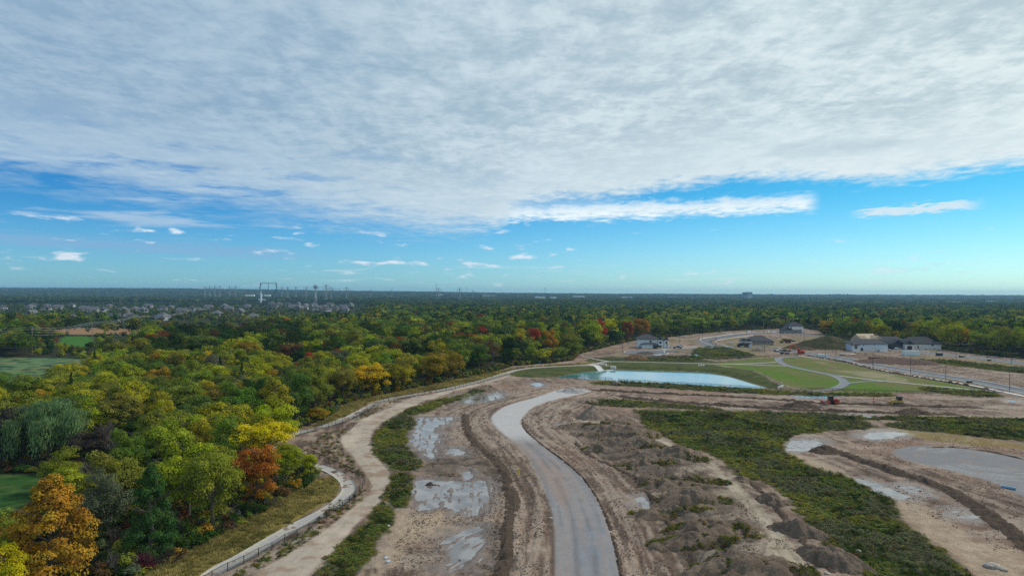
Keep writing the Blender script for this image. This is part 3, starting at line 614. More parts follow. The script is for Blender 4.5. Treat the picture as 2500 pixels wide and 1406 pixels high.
for i, (x, y, rx, ry, h, lb) in enumerate(MD): mound(x, y, rx, ry, h, M_GSOIL, lb, rot=14, seed=20 + i, group=G_, sharp=2.0)
for i, (x, y, rx, ry, h, lb) in enumerate([(1885,1225,3.6,2.6,1.9,'upper of three big bare heaps along the weed field'),(1950,1298,5.2,3.0,2.4,'middle of three big bare heaps along the weed field'),(2035,1372,6.0,3.4,2.5,'lowest and largest bare heap along the weed field'),(1815,1172,3,1.8,1.0,'small flat heap above the big bare ones')]):
    mound(x, y, rx, ry, h, M_GSOIL, lb, rot=-45, seed=50 + i, group='bare heaps along the weed field')
mound(2015, 1101, 5, 3.2, 1.5, M_DSOIL, 'dark dirt pile at the left end of the lot berm', seed=60)
mound(1962, 993, 8, 4, 1.8, M_DSOIL, 'dark rubbly heap in front of the roller', seed=61)
mound(2225, 1010, 7, 4, 1.8, M_DSOIL, 'dark rubbly heap in front of the bulldozer', seed=62)
mound(1092, 1160, 3.4, 1.2, .9, M_GSOIL, 'clod heap at the top of the largest puddle', seed=63)
mound(1055, 1182, 2.0, .8, .7, M_DSOIL, 'smaller dark clod heap standing in the largest puddle', seed=64)
mound(1180, 952, 7, 3, 1.3, M_GSOIL, 'low brown pile at the upper end of the weed strip', seed=65)
mound(1505, 938, 3.2, 2, 1.6, M_GSOIL2, 'small dirt pile in front of the pond fence', seed=66)
mound(1550, 877, 9, 5, 3.0, soil_mat('straw_soil', (.16, .095, .045), .4), 'round brown grassy mound near the cul-de-sac', seed=67)
mound(1578, 864, 8, 4, 1.6, M_DSOIL, 'dark flat pile on the cul-de-sac edge', seed=68)
mound(1597, 873, 9, 4, 1.3, M_DSOIL, 'dark pile with a pale slab on it', seed=69)
mound(1850, 857, 6, 4, 2.2, M_GSOIL, 'brown dirt pile in front of the hip roofed bungalow', seed=70)
mound(1966, 853, 10, 6, 2.6, M_DSOIL, 'black soil pile behind the orange excavator', seed=71)
mound(2180, 884, 26, 14, 2.8, soil_mat('brown_heap', (.13, .085, .068), .5, .7, .3), 'wide brown spoil heap beside the straight road', seed=72)
mound(2240, 889, 14, 8, 2.4, soil_mat('brown_heap', (.13, .085, .068), .5, .7, .3), 'right end of the brown spoil heaps beside the straight road', seed=73)
mound(2115, 870, 18, 7, 2.2, M_GSOIL, 'rubbly bank below the white house', seed=74)
mound(2025, 850, 30, 16, 9.5, soil_mat('grassed_mound', (.060, .060, .026), .5, .6, .3, second=(.09, .07, .035)), 'high grassed earth mound left of the white house', sharp=1.25, seed=75, name='earth_mound', cat='earth mound')
# ------------------------------------------------------------------ crowns
def unit(v): return v / np.maximum(np.linalg.norm(v, axis=-1, keepdims=True), 1e-9)
def leaves_mesh(name, C, Nn, S, tone, hue, mat, g, aspect=.75):
    n = len(C); t = unit(np.cross(Nn, g.normal(size=(n, 3)))); b = np.cross(Nn, t); S = S[:, None]
    a1 = g.uniform(.6, 1.25, (n, 1)); a2 = g.uniform(.6, 1.25, (n, 1))
    V = np.stack([C - t * S * a1, C + b * S * aspect * a2 + t * S * .1, C + t * S * a2, C - b * S * aspect * a1], 1).reshape(-1, 3)
    Fc = np.arange(4 * n).reshape(n, 4)
    return mesh_np(name, V, Fc, mat, False, {'tone': ('FACE', 'FLOAT', tone), 'hue': ('FACE', 'FLOAT', hue)})
def crown(kind, seed, n, s, mat=M_LEAF, name='crown'):
    g = np.random.default_rng(seed)
    cl = []                                                     # clump centre, radius xy, radius z
    if kind in ('round', 'oval', 'spread'):
        zc, rx, rz = {'round': (.52, .5, .46), 'oval': (.53, .5, .46), 'spread': (.60, .52, .39)}[kind]
        nl = g.integers(4, 7); lob = [(np.array([g.uniform(-.2, .2), g.uniform(-.2, .2), zc + g.uniform(-.16, .14)]), g.uniform(.55, .75)) for _ in range(nl)]
        for _ in range(62):
            lc, lr = lob[g.integers(0, nl)]; d = unit(g.normal(size=3)); d[2] = abs(d[2]) if g.random() < .66 else d[2]
            f = g.uniform(.6, .98) * lr; p = lc + np.array([d[0] * rx * f, d[1] * rx * f, d[2] * rz * f]); p[2] = min(max(p[2], .10), .93)
            cl.append((p, g.uniform(.09, .175), g.uniform(.065, .12)))
    elif kind == 'cone':
        for i in range(95):
            h = g.random() ** .95; rr = .5 * (1 - h) ** .62 * (.9 + .25 * g.random()) * g.uniform(.55, 1); a = g.uniform(0, 6.283)
            cl.append((np.array([rr * math.cos(a), rr * math.sin(a), .05 + h * .89]), g.uniform(.10, .16) * (1.1 - .55 * h), g.uniform(.05, .07)))
    elif kind == 'shrub':
        for _ in range(22):
            d = unit(g.normal(size=3)); d[2] = abs(d[2]); f = g.uniform(.3, .8); cl.append((np.array([d[0] * .45 * f, d[1] * .45 * f, .15 + d[2] * .75 * f]), g.uniform(.14, .24), g.uniform(.12, .22)))
    elif kind == 'willow':
        for _ in range(34):
            d = unit(g.normal(size=3)); d[2] = abs(d[2]); f = g.uniform(.5, .95); cl.append((np.array([d[0] * .5 * f, d[1] * .5 * f, .48 + d[2] * .46 * f]), g.uniform(.10, .16), g.uniform(.06, .09)))
    elif kind == 'spruce':
        for i in range(50):
            h = i / 50; rr = .42 * (1 - h) * g.uniform(.5, 1); a = i * 2.4
            cl.append((np.array([rr * math.cos(a), rr * math.sin(a), .06 + h * .9]), .13 * (1.15 - h), .035))
    m = len(cl); cid = g.integers(0, m, n); CC = np.array([c[0] for c in cl])[cid]; cr = np.array([c[1] for c in cl])[cid]; cz = np.array([c[2] for c in cl])[cid]
    d = unit(g.normal(size=(n, 3))); up = g.random(n) < .75; d[:, 2] = np.where(up, np.abs(d[:, 2]), d[:, 2]); f = g.uniform(.55, 1.08, n) ** .8
    C = CC + d * np.stack([cr, cr, cz], 1) * f[:, None]
    hue = g.random(m)[cid] * .8 + g.random(n) * .2; tone = .55 * g.random(m)[cid] + .45 * g.random(n)
    out = unit(C - np.array([0, 0, .4])); Nn = unit(d * .9 + out * .35 + np.array([0, 0, .45]) + g.normal(size=(n, 3)) * .36)
    S = s * g.uniform(.6, 1.35, n)
    if kind == 'willow':
        hang = g.random(n) < .75; C[:, 2] -= np.where(hang, g.random(n) ** 1.2 * .34 * (.4 + np.hypot(C[:, 0], C[:, 1]) * 1.4), 0)
        C[:, 2] = np.maximum(C[:, 2], .04); Nn[:, 2] *= .3; Nn = unit(Nn)
        V = []; side = unit(np.cross(Nn, [0, 0, 1.])); L = S[:, None] * 1.9; sd_ = side * S[:, None] * .42; dn = np.array([[0, 0, -1.]]) + side * .15
        V = np.stack([C - sd_, C + sd_, C + sd_ * .5 + dn * L, C - sd_ * .5 + dn * L], 1).reshape(-1, 3)
        return mesh_np(name, V, np.arange(4 * n).reshape(n, 4), mat, False, {'tone': ('FACE', 'FLOAT', tone), 'hue': ('FACE', 'FLOAT', hue)})
    return leaves_mesh(name, C, Nn, S, tone, hue, mat, g)
def limb_mesh(name, segs, mat, k=5):
    V, Fc = [], []
    for a, b, ra, rb in segs:
        a, b = np.array(a, float), np.array(b, float); t = unit(b - a); u = unit(np.cross(t, [.3, .9, .1])); v = np.cross(t, u); o = len(V)
        for P_, r in ((a, ra), (b, rb)):
            for i in range(k):
                q = 2 * math.pi * i / k; V.append(P_ + (u * math.cos(q) + v * math.sin(q)) * r)
        for i in range(k): Fc.append((o + i, o + (i + 1) % k, o + k + (i + 1) % k, o + k + i))
    return mesh_np(name, V, Fc, mat, False)
def trunk_mesh(seed, mat=M_BARK, top=.80, n=9):
    g = np.random.default_rng(seed); sg = []; p = np.array([0, 0, -.03]); 
    pts = [p] + [np.array([g.normal() * .012 * i, g.normal() * .012 * i, z]) for i, z in enumerate((.12, .28, .45, .62, top), 1)]
    rad = (.034, .026, .021, .016, .010, .004)
    for i in range(5): sg.append((pts[i], pts[i + 1], rad[i], rad[i + 1]))
    for i in range(n):
        k = g.integers(1, 5); a = g.uniform(0, 6.28); b0 = pts[k] + (pts[k + 1] - pts[k]) * g.random(); L = g.uniform(.22, .40)
        mid = b0 + np.array([math.cos(a) * L * .5, math.sin(a) * L * .5, L * .22]); e = b0 + np.array([math.cos(a) * L, math.sin(a) * L, L * .5])
        sg += [(b0, mid, .011, .007), (mid, e, .007, .003)]
    return limb_mesh('trunk', sg, mat)
def bare_mesh(seed, name='crown', mat=M_TWIG, spread=.9, shrub=False):
    g = np.random.default_rng(seed); sg = []
    def grow_(p, d, L, r, lv):
        q = p + d * L; sg.append((p, q, r, r * .65))
        if lv == 0: return
        for _ in range(4 if lv > 1 else 5):
            nd = unit(d + g.normal(size=3) * spread * .62 + np.array([0, 0, .22])); grow_(p + d * L * g.uniform(.45, 1), nd, L * g.uniform(.55, .8), r * .55, lv - 1)
    if shrub:
        for _ in range(12):
            d = unit(np.array([g.normal() * .8, g.normal() * .8, 1.])); grow_(np.array([g.normal() * .08, g.normal() * .08, 0]), d, .38, .012, 2)
    else:
        grow_(np.array([0, 0, .18]), unit(np.array([.05, .03, 1])), .24, .016, 4)
    return limb_mesh(name, sg, mat, 3)
LF = .0130
PROTO = {'round': [crown('round', s, 12500, LF * 1.2) for s in (1, 2, 3, 4)], 'oval': [crown('oval', s, 12500, LF * 1.1) for s in (5, 6, 7)],
         'spread': [crown('spread', s, 12000, LF * 1.2) for s in (8, 9)], 'cone': [crown('cone', s, 15000, LF * 1.1) for s in (10, 11)],
         'willow': [crown('willow', 12, 12000, LF * 1.35)], 'shrub': [crown('shrub', s, 2600, .030) for s in (13, 14, 15)],
         'spruce': [crown('spruce', 16, 4000, .016)], 'bare': [bare_mesh(17), bare_mesh(18)], 'bareshrub': [bare_mesh(19, shrub=True), bare_mesh(20, shrub=True)]}
TRUNKS = [trunk_mesh(s) for s in (31, 32, 33)]
TRUNKB = [trunk_mesh(34, M_TWIG, .5, 5)]
# colours of the leaves themselves
CL = dict(RO=(.37, .150, .025), Y=(.44, .36, .012), YG=(.285, .30, .020), G=(.105, .15, .026), OG=(.18, .20, .028), DG=(.036, .066, .014), BG=(.045, .088, .026), O=(.37, .185, .022),
          GO=(.30, .19, .022), R=(.36, .05, .03), RU=(.20, .075, .022), BR=(.115, .062, .026), GY=(.13, .12, .105), W=(.145, .175, .075), MR=(.10, .018, .03), DK=(.05, .05, .04), SG=(.12, .135, .07))
WORD = dict(RO='orange brown', Y='bright yellow', YG='yellow green', G='mid green', OG='olive green', DG='dark green', BG='bluish green', O='orange', GO='golden', R='red', RU='rust coloured', BR='brown', GY='grey', W='grey green', MR='maroon', DK='dark grey', SG='sage green')
trees = []                                                       # (x, y, radius)
LM = []                                                          # landmarks for labels
used_labels = {}
def plant(kind, ck, x, y, Wd, H, label, group=None, cat='tree'):
    big = kind not in ('shrub', 'bareshrub'); c = CL[ck]; g = random.Random(int(abs(x) * 131 + abs(y) * 17))
    name = {'spruce': 'spruce_tree', 'willow': 'willow_tree', 'bare': 'bare_tree', 'shrub': 'shrub', 'bareshrub': 'shrub', 'cone': 'maple_tree'}.get(kind, 'leafy_tree')
    z = tz(x, y); rz = g.uniform(0, 6.28); j = lambda v: max(0, v * g.uniform(.86, 1.14))
    colr = (j(c[0]), j(c[1]), j(c[2]), 1)
    me = g.choice(PROTO[kind])
    if big:
        t = empty(name, label, cat, (x, y, z), rz, group); cr = obj('crown', me, t); tr = obj('trunk', g.choice(TRUNKB if kind == 'bare' else TRUNKS), t)
        cr.scale = (Wd, Wd, H); tr.scale = (H * .9, H * .9, H); cr.color = colr; tr.color = (.13, .12, .11, 1)
    else:
        t = obj(name, me, None, (x, y, z - .1)); t.rotation_euler = (0, 0, rz); t.scale = (Wd, Wd, H); t.color = colr; prop(t, label, cat, group)
    trees.append((x, y, Wd * .5)); return t
HERO = '''125,1152,210,15,cone,O,big pyramid shaped orange and gold maple in the lower left corner
8,1312,100,9,round,Y,bright yellow tree cut off by the left edge at the bottom
35,1262,95,6,round,OG,olive bushy tree left behind the orange pyramid maple
250,1130,125,12,oval,SG,soft olive grey tree right behind the orange pyramid maple
368,1132,125,14,cone,BG,bluish green pyramid shaped tree between olive tree and tall green tree
520,1075,150,16,oval,OG,tall green tree with yellowing lower branches left of the orange round tree
628,1066,112,13,round,RO,round orange brown tree near the bend of the fenced path
303,1030,100,14,round,G,deep green tree in front of the grey leafless ones
425,1005,130,15,spread,YG,wide yellow green tree with feathery crown in the middle of the left woods
478,998,90,15,round,YG,yellow topped tree behind the tall green tree
650,1013,150,13,spread,Y,bright yellow tree above the round orange brown tree
700,1085,85,9,spread,YG,thin yellow green tree leaning over the hidden path bend
752,1098,50,6,round,YG,small airy yellow green tree at the path bend
208,1098,140,7,bareshrub,GY,large grey brown leafless bush behind the orange pyramid maple
120,960,170,16,willow,W,large drooping grey green willow at far left
60,975,100,14,willow,W,smaller drooping grey green willow beside the large one
12,985,90,14,round,DK,dark grey green tree at the left edge beside the willow
268,990,105,13,bare,GY,leafless grey tree right of the willow
222,1035,100,10,round,DK,dark purplish tree below the leafless grey one
415,1068,100,13,bare,GY,leafless grey tree between green and yellow green crowns
545,1003,90,15,oval,OG,olive gold tree behind the bright yellow one
352,1345,75,2.6,shrub,MR,low maroon shrub at the wood edge beside the grass verge
275,1318,75,4.5,bareshrub,GY,grey twiggy bush right of the orange pyramid maple
415,1302,80,4.5,bareshrub,DK,dark twiggy bush above the maroon shrub
158,892,95,14,round,OG,olive green tree at the edge of the left meadow
80,945,90,12,round,GO,olive gold tree in front of the left meadow
200,928,125,14,spread,YG,broad yellow green tree in front of the left meadow
270,876,92,15,spread,OG,olive tree with open crown at the meadow corner
325,882,60,14,round,YG,yellow olive tree left of the pinkish orange one
369,853,48,14,oval,O,pinkish orange tree standing out behind the yellow green front trees
390,884,70,14,round,GO,gold olive tree just in front of the pinkish orange one
318,926,100,15,round,YG,bright yellow green domed tree below the meadow corner
450,920,105,15,round,OG,dark olive domed tree in the middle of the left woods
402,945,80,14,round,YG,yellow green tree left of the dark olive domed one
470,962,90,13,round,G,green tree just below the dark olive domed one
475,848,58,16,oval,G,slim green tree with airy top left of the pair of green domes
545,838,82,17,round,OG,tall green dome in the centre left of the woods
615,860,85,17,round,YG,bright yellow green dome right of the tall green dome
488,890,84,15,round,OG,olive tree below the slim green tree
570,918,115,16,round,G,green tree with yellow fringe in the left woods
430,850,50,15,oval,OG,olive tree right behind the pinkish orange one
95,920,44,9,oval,DG,small dark tree standing alone in the left meadow
15,932,80,12,round,G,green tree at the left edge below the meadow
725,898,98,19,oval,G,tall green tree with a visible trunk near the grass bank
680,905,85,17,round,YG,yellow green tree left of the tall green tree with visible trunk
775,884,92,19,oval,OG,tall olive tree right of the green one with visible trunk
838,890,80,18,oval,OG,dark stemmed olive tree at the grass bank
905,877,88,18,round,Y,yellow tree standing at the grass bank
770,990,60,12,oval,GO,gold leaved small tree at the wood edge
975,858,78,18,oval,YG,bright yellow green tall tree at the path
989,885,56,16,oval,DG,dark green tree in front of the bright yellow green one
1055,860,84,17,oval,GO,gold olive tree right of the dark green one
1100,852,62,17,oval,GO,straw gold tree at the path
1130,824,72,18,oval,OG,green olive tree behind the straw gold one
1170,832,52,18,oval,G,slim green tree with pale stems
1205,838,40,17,bare,GY,thin pale stemmed nearly leafless tree at the wood corner
880,806,74,17,round,OG,dark domed tree rising behind the red maples
762,850,40,13,round,R,small bright red maple in a dark gap of the woods
838,850,34,12,round,R,small crimson maple right of the bright red one
718,882,26,9,round,R,tiny red maple left of the bright red one
745,872,46,12,round,RU,orange brown tree below the bright red maple
812,846,54,14,round,RU,rust brown tree between the two red maples
727,838,48,15,round,DG,dark green tree behind the bright red maple
645,788,46,18,round,BR,brown tree against the dark wood wall
560,782,42,17,round,BR,rust brown tree left of the dark wood wall
600,790,50,17,round,DG,very dark tree in the wood wall
478,786,56,18,round,DG,very dark green tall tree at the left of the wood wall
395,800,72,17,round,BR,brownish tree at the start of the dark wood wall
1000,785,78,18,round,G,broad green dome at mid distance
1043,790,30,17,oval,RU,slim rust tree beside the broad green dome
1090,780,34,17,oval,RU,slim red brown tree right of the slim rust one
1185,793,36,17,oval,R,red brown tree left of the grey wood
1235,792,66,17,bare,GY,grey leafless tree group at the wood corner
1262,795,54,17,bare,GY,pale grey leafless tree beside the maroon one
1304,793,36,19,oval,R,dark red tree at the corner of the woods
1347,800,42,18.5,oval,O,golden orange tree at the corner of the woods
1395,818,56,14,oval,OG,olive tree standing in front of the corner of the woods
1300,835,40,12,round,OG,olive edge tree below the dark red one
1268,828,46,13,oval,DG,dark edge tree below the pale grey leafless one
1425,800,40,16,oval,DG,dark green tree left of the coral red one
1461,774,38,21.5,oval,R,coral red tree on the edge behind the construction site
1530,778,36,20,oval,RU,rust red tree left of the wrapped white house
1497,792,46,19.5,oval,DG,dark green tree between the coral and the rust red ones
1565,772,46,20,oval,GO,gold tinged tree behind the wrapped white house
1605,772,50,20,oval,OG,olive tree behind the wrapped white house
1650,776,48,17,round,G,green tree right behind the wrapped white house
1700,770,52,18,oval,YG,yellow green tree above the curved road
1780,768,48,18,oval,YG,light yellow green tree behind the curved road
1740,778,44,16,oval,OG,olive tree behind the curved road
2020,778,48,17,oval,GO,gold tree with bare stems behind the grassed mound
2060,786,46,15,bare,GY,grey leafless trees behind the grassed mound
2118,780,40,16,oval,GO,gold open crowned tree behind the plywood roof
2150,790,40,15,bare,GY,grey leafless tree right of the gold open crowned one
2240,782,62,16,oval,YG,yellow green group behind the dark roofed houses
2182,808,28,9,round,Y,small bright yellow tree behind the dark roofed houses
2300,792,60,14,round,G,green tree right of the dark roofed houses
2345,800,55,14,round,YG,yellow green tree by the far road
2400,806,60,14,round,OG,olive tree by the far road
2476,792,64,16,round,YG,yellow green dome at the right edge'''
for ln in HERO.split('\n'):
    x, yt, w, H, kind, ck, lab = ln.split(',', 6); x, yt, w, H = float(x), float(yt), float(w), float(H)
    while True:
        X, Y = W(x, yt, H)
        if H < 5 or psd(np.array([X]), np.array([Y]), SITE, 60)[0] > 1.5: break
        H -= .4
    Wd = w * Y / F * 1.05
    plant(kind, ck, X, Y, Wd, H, lab, cat='shrub' if 'shrub' in kind else 'tree'); LM.append((X, Y, lab, Wd))
# fill of the woods: jittered grid, nearest become objects, the rest one woodland
LOWZ = Wl([(60,872),(345,880),(345,801),(130,799)]); 
TOWN = Wl([(-90,744),(640,737),(900,741),(905,792),(640,800),(640,838),(345,838),(345,800),(145,796),(-90,790)])
OPEN = [MEADOW, FIELD, GLAWN, NLAWN]
G = np.random.default_rng(11)
def candidates(y0, y1, sp, u0=-.90, u1=.90):
    out = []; y = y0
    while y < y1:
        x = u0 * y
        while x < u1 * y:
            out.append((x + G.uniform(-.38, .38) * sp, y + G.uniform(-.38, .38) * sp)); x += sp
        y += sp
    return np.array(out)
def mask(P_, margin=2.5):
    k = np.ones(len(P_), bool); s = psd(P_[:, 0], P_[:, 1], SITE, 40); k &= s > margin
    for Q_ in OPEN: k &= psd(P_[:, 0], P_[:, 1], Q_, 30) > 2.0
    return k
def pick(x, y, s=99):
    px, py = PX(x, y, 14); r = random.random()
    if y < 330 and px < 1250: w = dict(YG=38, OG=30, G=20, Y=3, GO=2, DG=5, SG=4)
    elif px < 1420 and y < 620: w = dict(G=24, DG=27, OG=20, BR=6, RU=3, YG=20, R=.2, GO=1.5)
    elif y < 620 and px >= 1420: w = dict(G=32, DG=24, OG=24, YG=16, RU=1, GO=2)
    elif y < 1000: w = dict(G=28, DG=36, OG=20, YG=10, RU=1.2, GO=1.5, BR=2)
    else: w = dict(G=26, DG=36, OG=18, YG=6, BG=12, RU=.6, GO=1)
    if s < 22 and y > 330 and px > 1420: w = dict(YG=40, OG=28, G=18, GO=9, Y=4)
    if 380 < px < 730 and 400 < y < 640: w = dict(DG=58, G=16, BR=9, RU=5, OG=12)
    t = sum(w.values()) * r
    for k, v in w.items():
        t -= v
        if t <= 0: return k
    return 'G'
TR = np.array(trees)
fill = []                                                        # x, y, width, height, colour key, kind
def towards(P_, wlo, whi, hlo, hhi, keep=.60):
    P_ = P_[mask(P_)]; sdd = psd(P_[:, 0], P_[:, 1], SITE, 60); inl = psd(P_[:, 0], P_[:, 1], LOWZ, 20) < 0; int_ = psd(P_[:, 0], P_[:, 1], TOWN, 20) < 0
    for (x, y), lo_, tn, s__ in zip(P_, inl, int_, sdd):
        w = G.uniform(wlo, whi); h = G.uniform(hlo, hhi)
        if y < 620 and len(TR) and (np.hypot(TR[:, 0] - x, TR[:, 1] - y) < (TR[:, 2] + w * .5) * keep).any(): continue
        # keep the view to the front row of named trees: nothing taller right before them
        if y < 330:
            px, py = PX(x, y, h); d = [(k[0] - x, k[1] - y) for k in TR if 0 < k[1] - y < 16 and abs(k[0] - x) < w * .6]
            if d: h *= .62; w *= .8
        pxx, pyy = PX(x, y, h)
        if y < 150 and pxx < 135:
            h = min(h, 40 - (1248 - 714) * y / 1667); w = min(w, h * 1.6)
            if h < 2.5: continue
        if x + w * .5 > -40 and s__ < w * .5 + 1 and y < 240: continue
        if y >= 330 and pxx > 1420: h *= 1.18
        if y >= 330 and y < 640:
            d = [1 for k in TR if 0 < k[1] - y < 42 and abs(k[0] - x) < (w + k[2]) * .42 and k[1] > 330]
            if d and s__ > 0: h *= .55; w *= .75
        if lo_: h = G.uniform(2.5, 6); w = G.uniform(4, 8)
        if tn:
            if G.random() < .52: continue
            h = G.uniform(4, 8); w = G.uniform(5, 9)
        fill.append((x, y, w, h, pick(x, y, s__), 'shrub' if h < 5 else random.choice(['round', 'round', 'oval', 'spread'])))
towards(candidates(84, 330, 8.6), 10, 14, 11, 15.5)
towards(candidates(330, 620, 10), 10.5, 16, 13, 18)
fill.sort(key=lambda t: -(t[2] * t[3]) / t[1] ** 2 * (1 if abs(t[0] / t[1]) < .78 else .0))
DIRS = lambda dx_, dy_: ('behind' if dy_ > 0 else 'in front of') if abs(dy_) > abs(dx_) * 1.2 else ('right of' if dx_ > 0 else 'left of')
n_obj = 0
for i_, f_ in enumerate(fill[:205]):
    if i_ % 19 == 7: fill[i_] = (f_[0], f_[1], f_[2] * .8, f_[3], 'GY', 'bare')
    if i_ % 23 == 11: fill[i_] = (f_[0], f_[1], f_[2] * .6, f_[3] * 1.05, 'DG', 'spruce')
near_fill, rest = fill[:205], fill[205:]
for x, y, w, h, ck, kind in near_fill:
    px, py = PX(x, y, h)
    for L in sorted(LM, key=lambda l: math.hypot(l[0] - x, (l[1] - y) * .8))[:12]:
        core = ' '.join(L[2].split()[:8])
        for bad in (' of the', ' in the', ' at the', ' behind the', ' with a', ' in a', ' with', ' in', ' at', ' the', ' of', ' behind', ' left', ' right', ' and', ' beside', ' near', ' a', ' below', ' between', ' standing', ' just', ' by', ' above', ' on'):
            if core.endswith(bad): core = core[:-len(bad)]
        lab = f"{WORD[ck]} {'bush' if kind == 'shrub' else 'leafless tree' if kind == 'bare' else 'conifer' if kind == 'spruce' else 'tree'} {DIRS(x - L[0], y - L[1])} the {core}"
        if lab not in used_labels: break
    used_labels[lab] = 1
    plant(kind, ck, x, y, w, h, lab, 'trees of the mixed autumn woodland', 'shrub' if kind == 'shrub' else 'tree')
# ------------------------------------------------------------------ instanced masses (stuff)
def protos(cname, meshes):
    c = bpy.data.collections.new(cname)
    for i, me in enumerate(meshes):
        o = bpy.data.objects.new(f'{cname}_{i:02d}', me); c.objects.link(o)
    return c
def scatter(name, P_, scl, rot, tint, pid, coll, label, cat):
    P_ = np.asarray(P_, np.float32); n = len(P_); me = bpy.data.meshes.new(name); me.vertices.add(n); me.vertices.foreach_set('co', P_.ravel())
    for an, typ, val in (('scl', 'FLOAT_VECTOR', scl), ('rotz', 'FLOAT', rot), ('tint', 'FLOAT_COLOR', np.c_[tint, np.ones(n)]), ('pid', 'INT', pid)):
        a = me.attributes.new(an, typ, 'POINT'); a.data.foreach_set({'FLOAT_VECTOR': 'vector', 'FLOAT_COLOR': 'color'}.get(typ, 'value'), np.asarray(val, np.int32 if typ == 'INT' else np.float32).ravel())
    o = obj(name, me); t = bpy.data.node_groups.new(name, 'GeometryNodeTree')
    t.interface.new_socket('Geometry', in_out='INPUT', socket_type='NodeSocketGeometry'); t.interface.new_socket('Geometry', in_out='OUTPUT', socket_type='NodeSocketGeometry')
    n_ = t.nodes; l = t.links; gi = n_.new('NodeGroupInput'); go = n_.new('NodeGroupOutput'); ip = n_.new('GeometryNodeInstanceOnPoints'); ci = n_.new('GeometryNodeCollectionInfo')
    ci.inputs['Collection'].default_value = coll; ci.inputs['Separate Children'].default_value = True; ci.inputs['Reset Children'].default_value = True
    def na(an, dt):
        a = n_.new('GeometryNodeInputNamedAttribute'); a.data_type = dt; a.inputs['Name'].default_value = an; return a.outputs[0]
    cr = n_.new('ShaderNodeCombineXYZ'); l.new(na('rotz', 'FLOAT'), cr.inputs[2])
    l.new(gi.outputs[0], ip.inputs['Points']); l.new(ci.outputs[0], ip.inputs['Instance']); ip.inputs['Pick Instance'].default_value = True
    l.new(na('pid', 'INT'), ip.inputs['Instance Index']); l.new(na('scl', 'FLOAT_VECTOR'), ip.inputs['Scale']); l.new(cr.outputs[0], ip.inputs['Rotation']); l.new(ip.outputs[0], go.inputs[0])
    o.modifiers.new('scatter', 'NODES').node_group = t
    return prop(o, label, cat, None, 'stuff')
ZS = lambda P_: terrain(P_[:, 0], P_[:, 1], False)
def tints(keys, j=.16): 
    a = np.array([CL[k] for k in keys]); return np.clip(a * G.uniform(1 - j, 1 + j, (len(a), 3)) * G.uniform(.75, 1.2, (len(a), 1)), 0, 1)
PM = protos('woodland_tree', [crown('round', 41, 2600, .026, M_LEAFI), crown('oval', 42, 2600, .026, M_LEAFI), crown('spread', 43, 2600, .026, M_LEAFI), crown('round', 44, 2600, .026, M_LEAFI), crown('shrub', 46, 900, .05, M_LEAFI), crown('spruce', 45, 1400, .028, M_LEAFI)])
A = np.array([(x, y) for x, y, *_ in rest]); KP = {'round': 0, 'oval': 1, 'spread': 2, 'shrub': 4}
scatter('mid_woodland', np.c_[A, ZS(A)], [(w, w, h) for _, _, w, h, *_ in rest], G.uniform(0, 6.28, len(A)), tints([r[4] for r in rest]), [KP[r[5]] for r in rest], PM, 'mixed green and rust woodland behind the front trees', 'woodland')
PF = protos('distant_tree', [crown('round', 51, 520, .050, M_LEAFI), crown('spread', 52, 520, .050, M_LEAFI), crown('oval', 53, 520, .050, M_LEAFI), crown('round', 54, 520, .05, M_LEAFI), crown('spruce', 55, 420, .05, M_LEAFI)])
def far_set(y0, y1, sp, wlo, whi, hlo, hhi, name, label, dens=1.):
    P_ = candidates(y0, y1, sp); P_ = P_[mask(P_)]; int_ = psd(P_[:, 0], P_[:, 1], TOWN, 20) < 0
    k = (~int_) | (G.random(len(P_)) < .46)
    azr = P_[:, 0] / P_[:, 1]
    op = fbm(P_[:, 0] / 4, P_[:, 1] / 1.2, 420, 2, 77); k &= ~((op > .67) & (P_[:, 1] > 2400) & (azr < 0))
    k &= G.random(len(P_)) < dens
    P_ = P_[k]; int_ = int_[k]; n = len(P_); w = G.uniform(wlo, whi, n); h = G.uniform(hlo, hhi, n); pid = G.integers(0, 4, n); sp_ = G.random(n) < .06; pid[sp_] = 4
    w[sp_] *= .55; h[sp_] *= 1.12; w[int_] = G.uniform(5, 9, int_.sum()); h[int_] = G.uniform(4.5, 8, int_.sum())
    keys = [pick(x, y) if not s else 'DG' for (x, y), s in zip(P_, sp_)]
    cl = fbm(P_[:, 0], P_[:, 1], 120, 3, 91); fb = ss(P_[:, 1], 700, 2200)[:, None]; t = tints(keys) * (.7 + .6 * cl)[:, None]; t = t * (1 - .55 * fb) + np.array([[.030, .062, .040]]) * .55 * fb  # distance haze painted into the leaf tints: farther crowns turn bluish green
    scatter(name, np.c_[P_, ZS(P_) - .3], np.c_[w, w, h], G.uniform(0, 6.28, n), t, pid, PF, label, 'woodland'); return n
na_ = far_set(620, 1250, 11.5, 11, 18, 12, 18, 'far_woodland', 'darker green woodland in the middle distance')
nb_ = far_set(1250, 2600, 15, 15, 25, 12, 17, 'distant_woodland', 'woodland reaching towards the horizon')
nc_ = far_set(2600, 6500, 34, 40, 60, 11, 17, 'horizon_woodland', 'thin band of woodland below the horizon', .9)
nd_ = far_set(6500, 10500, 80, 90, 140, 12, 22, 'ridge_woodland', 'wooded ridge along the horizon', .9)
print('instances', len(rest), na_, nb_, nc_, nd_)
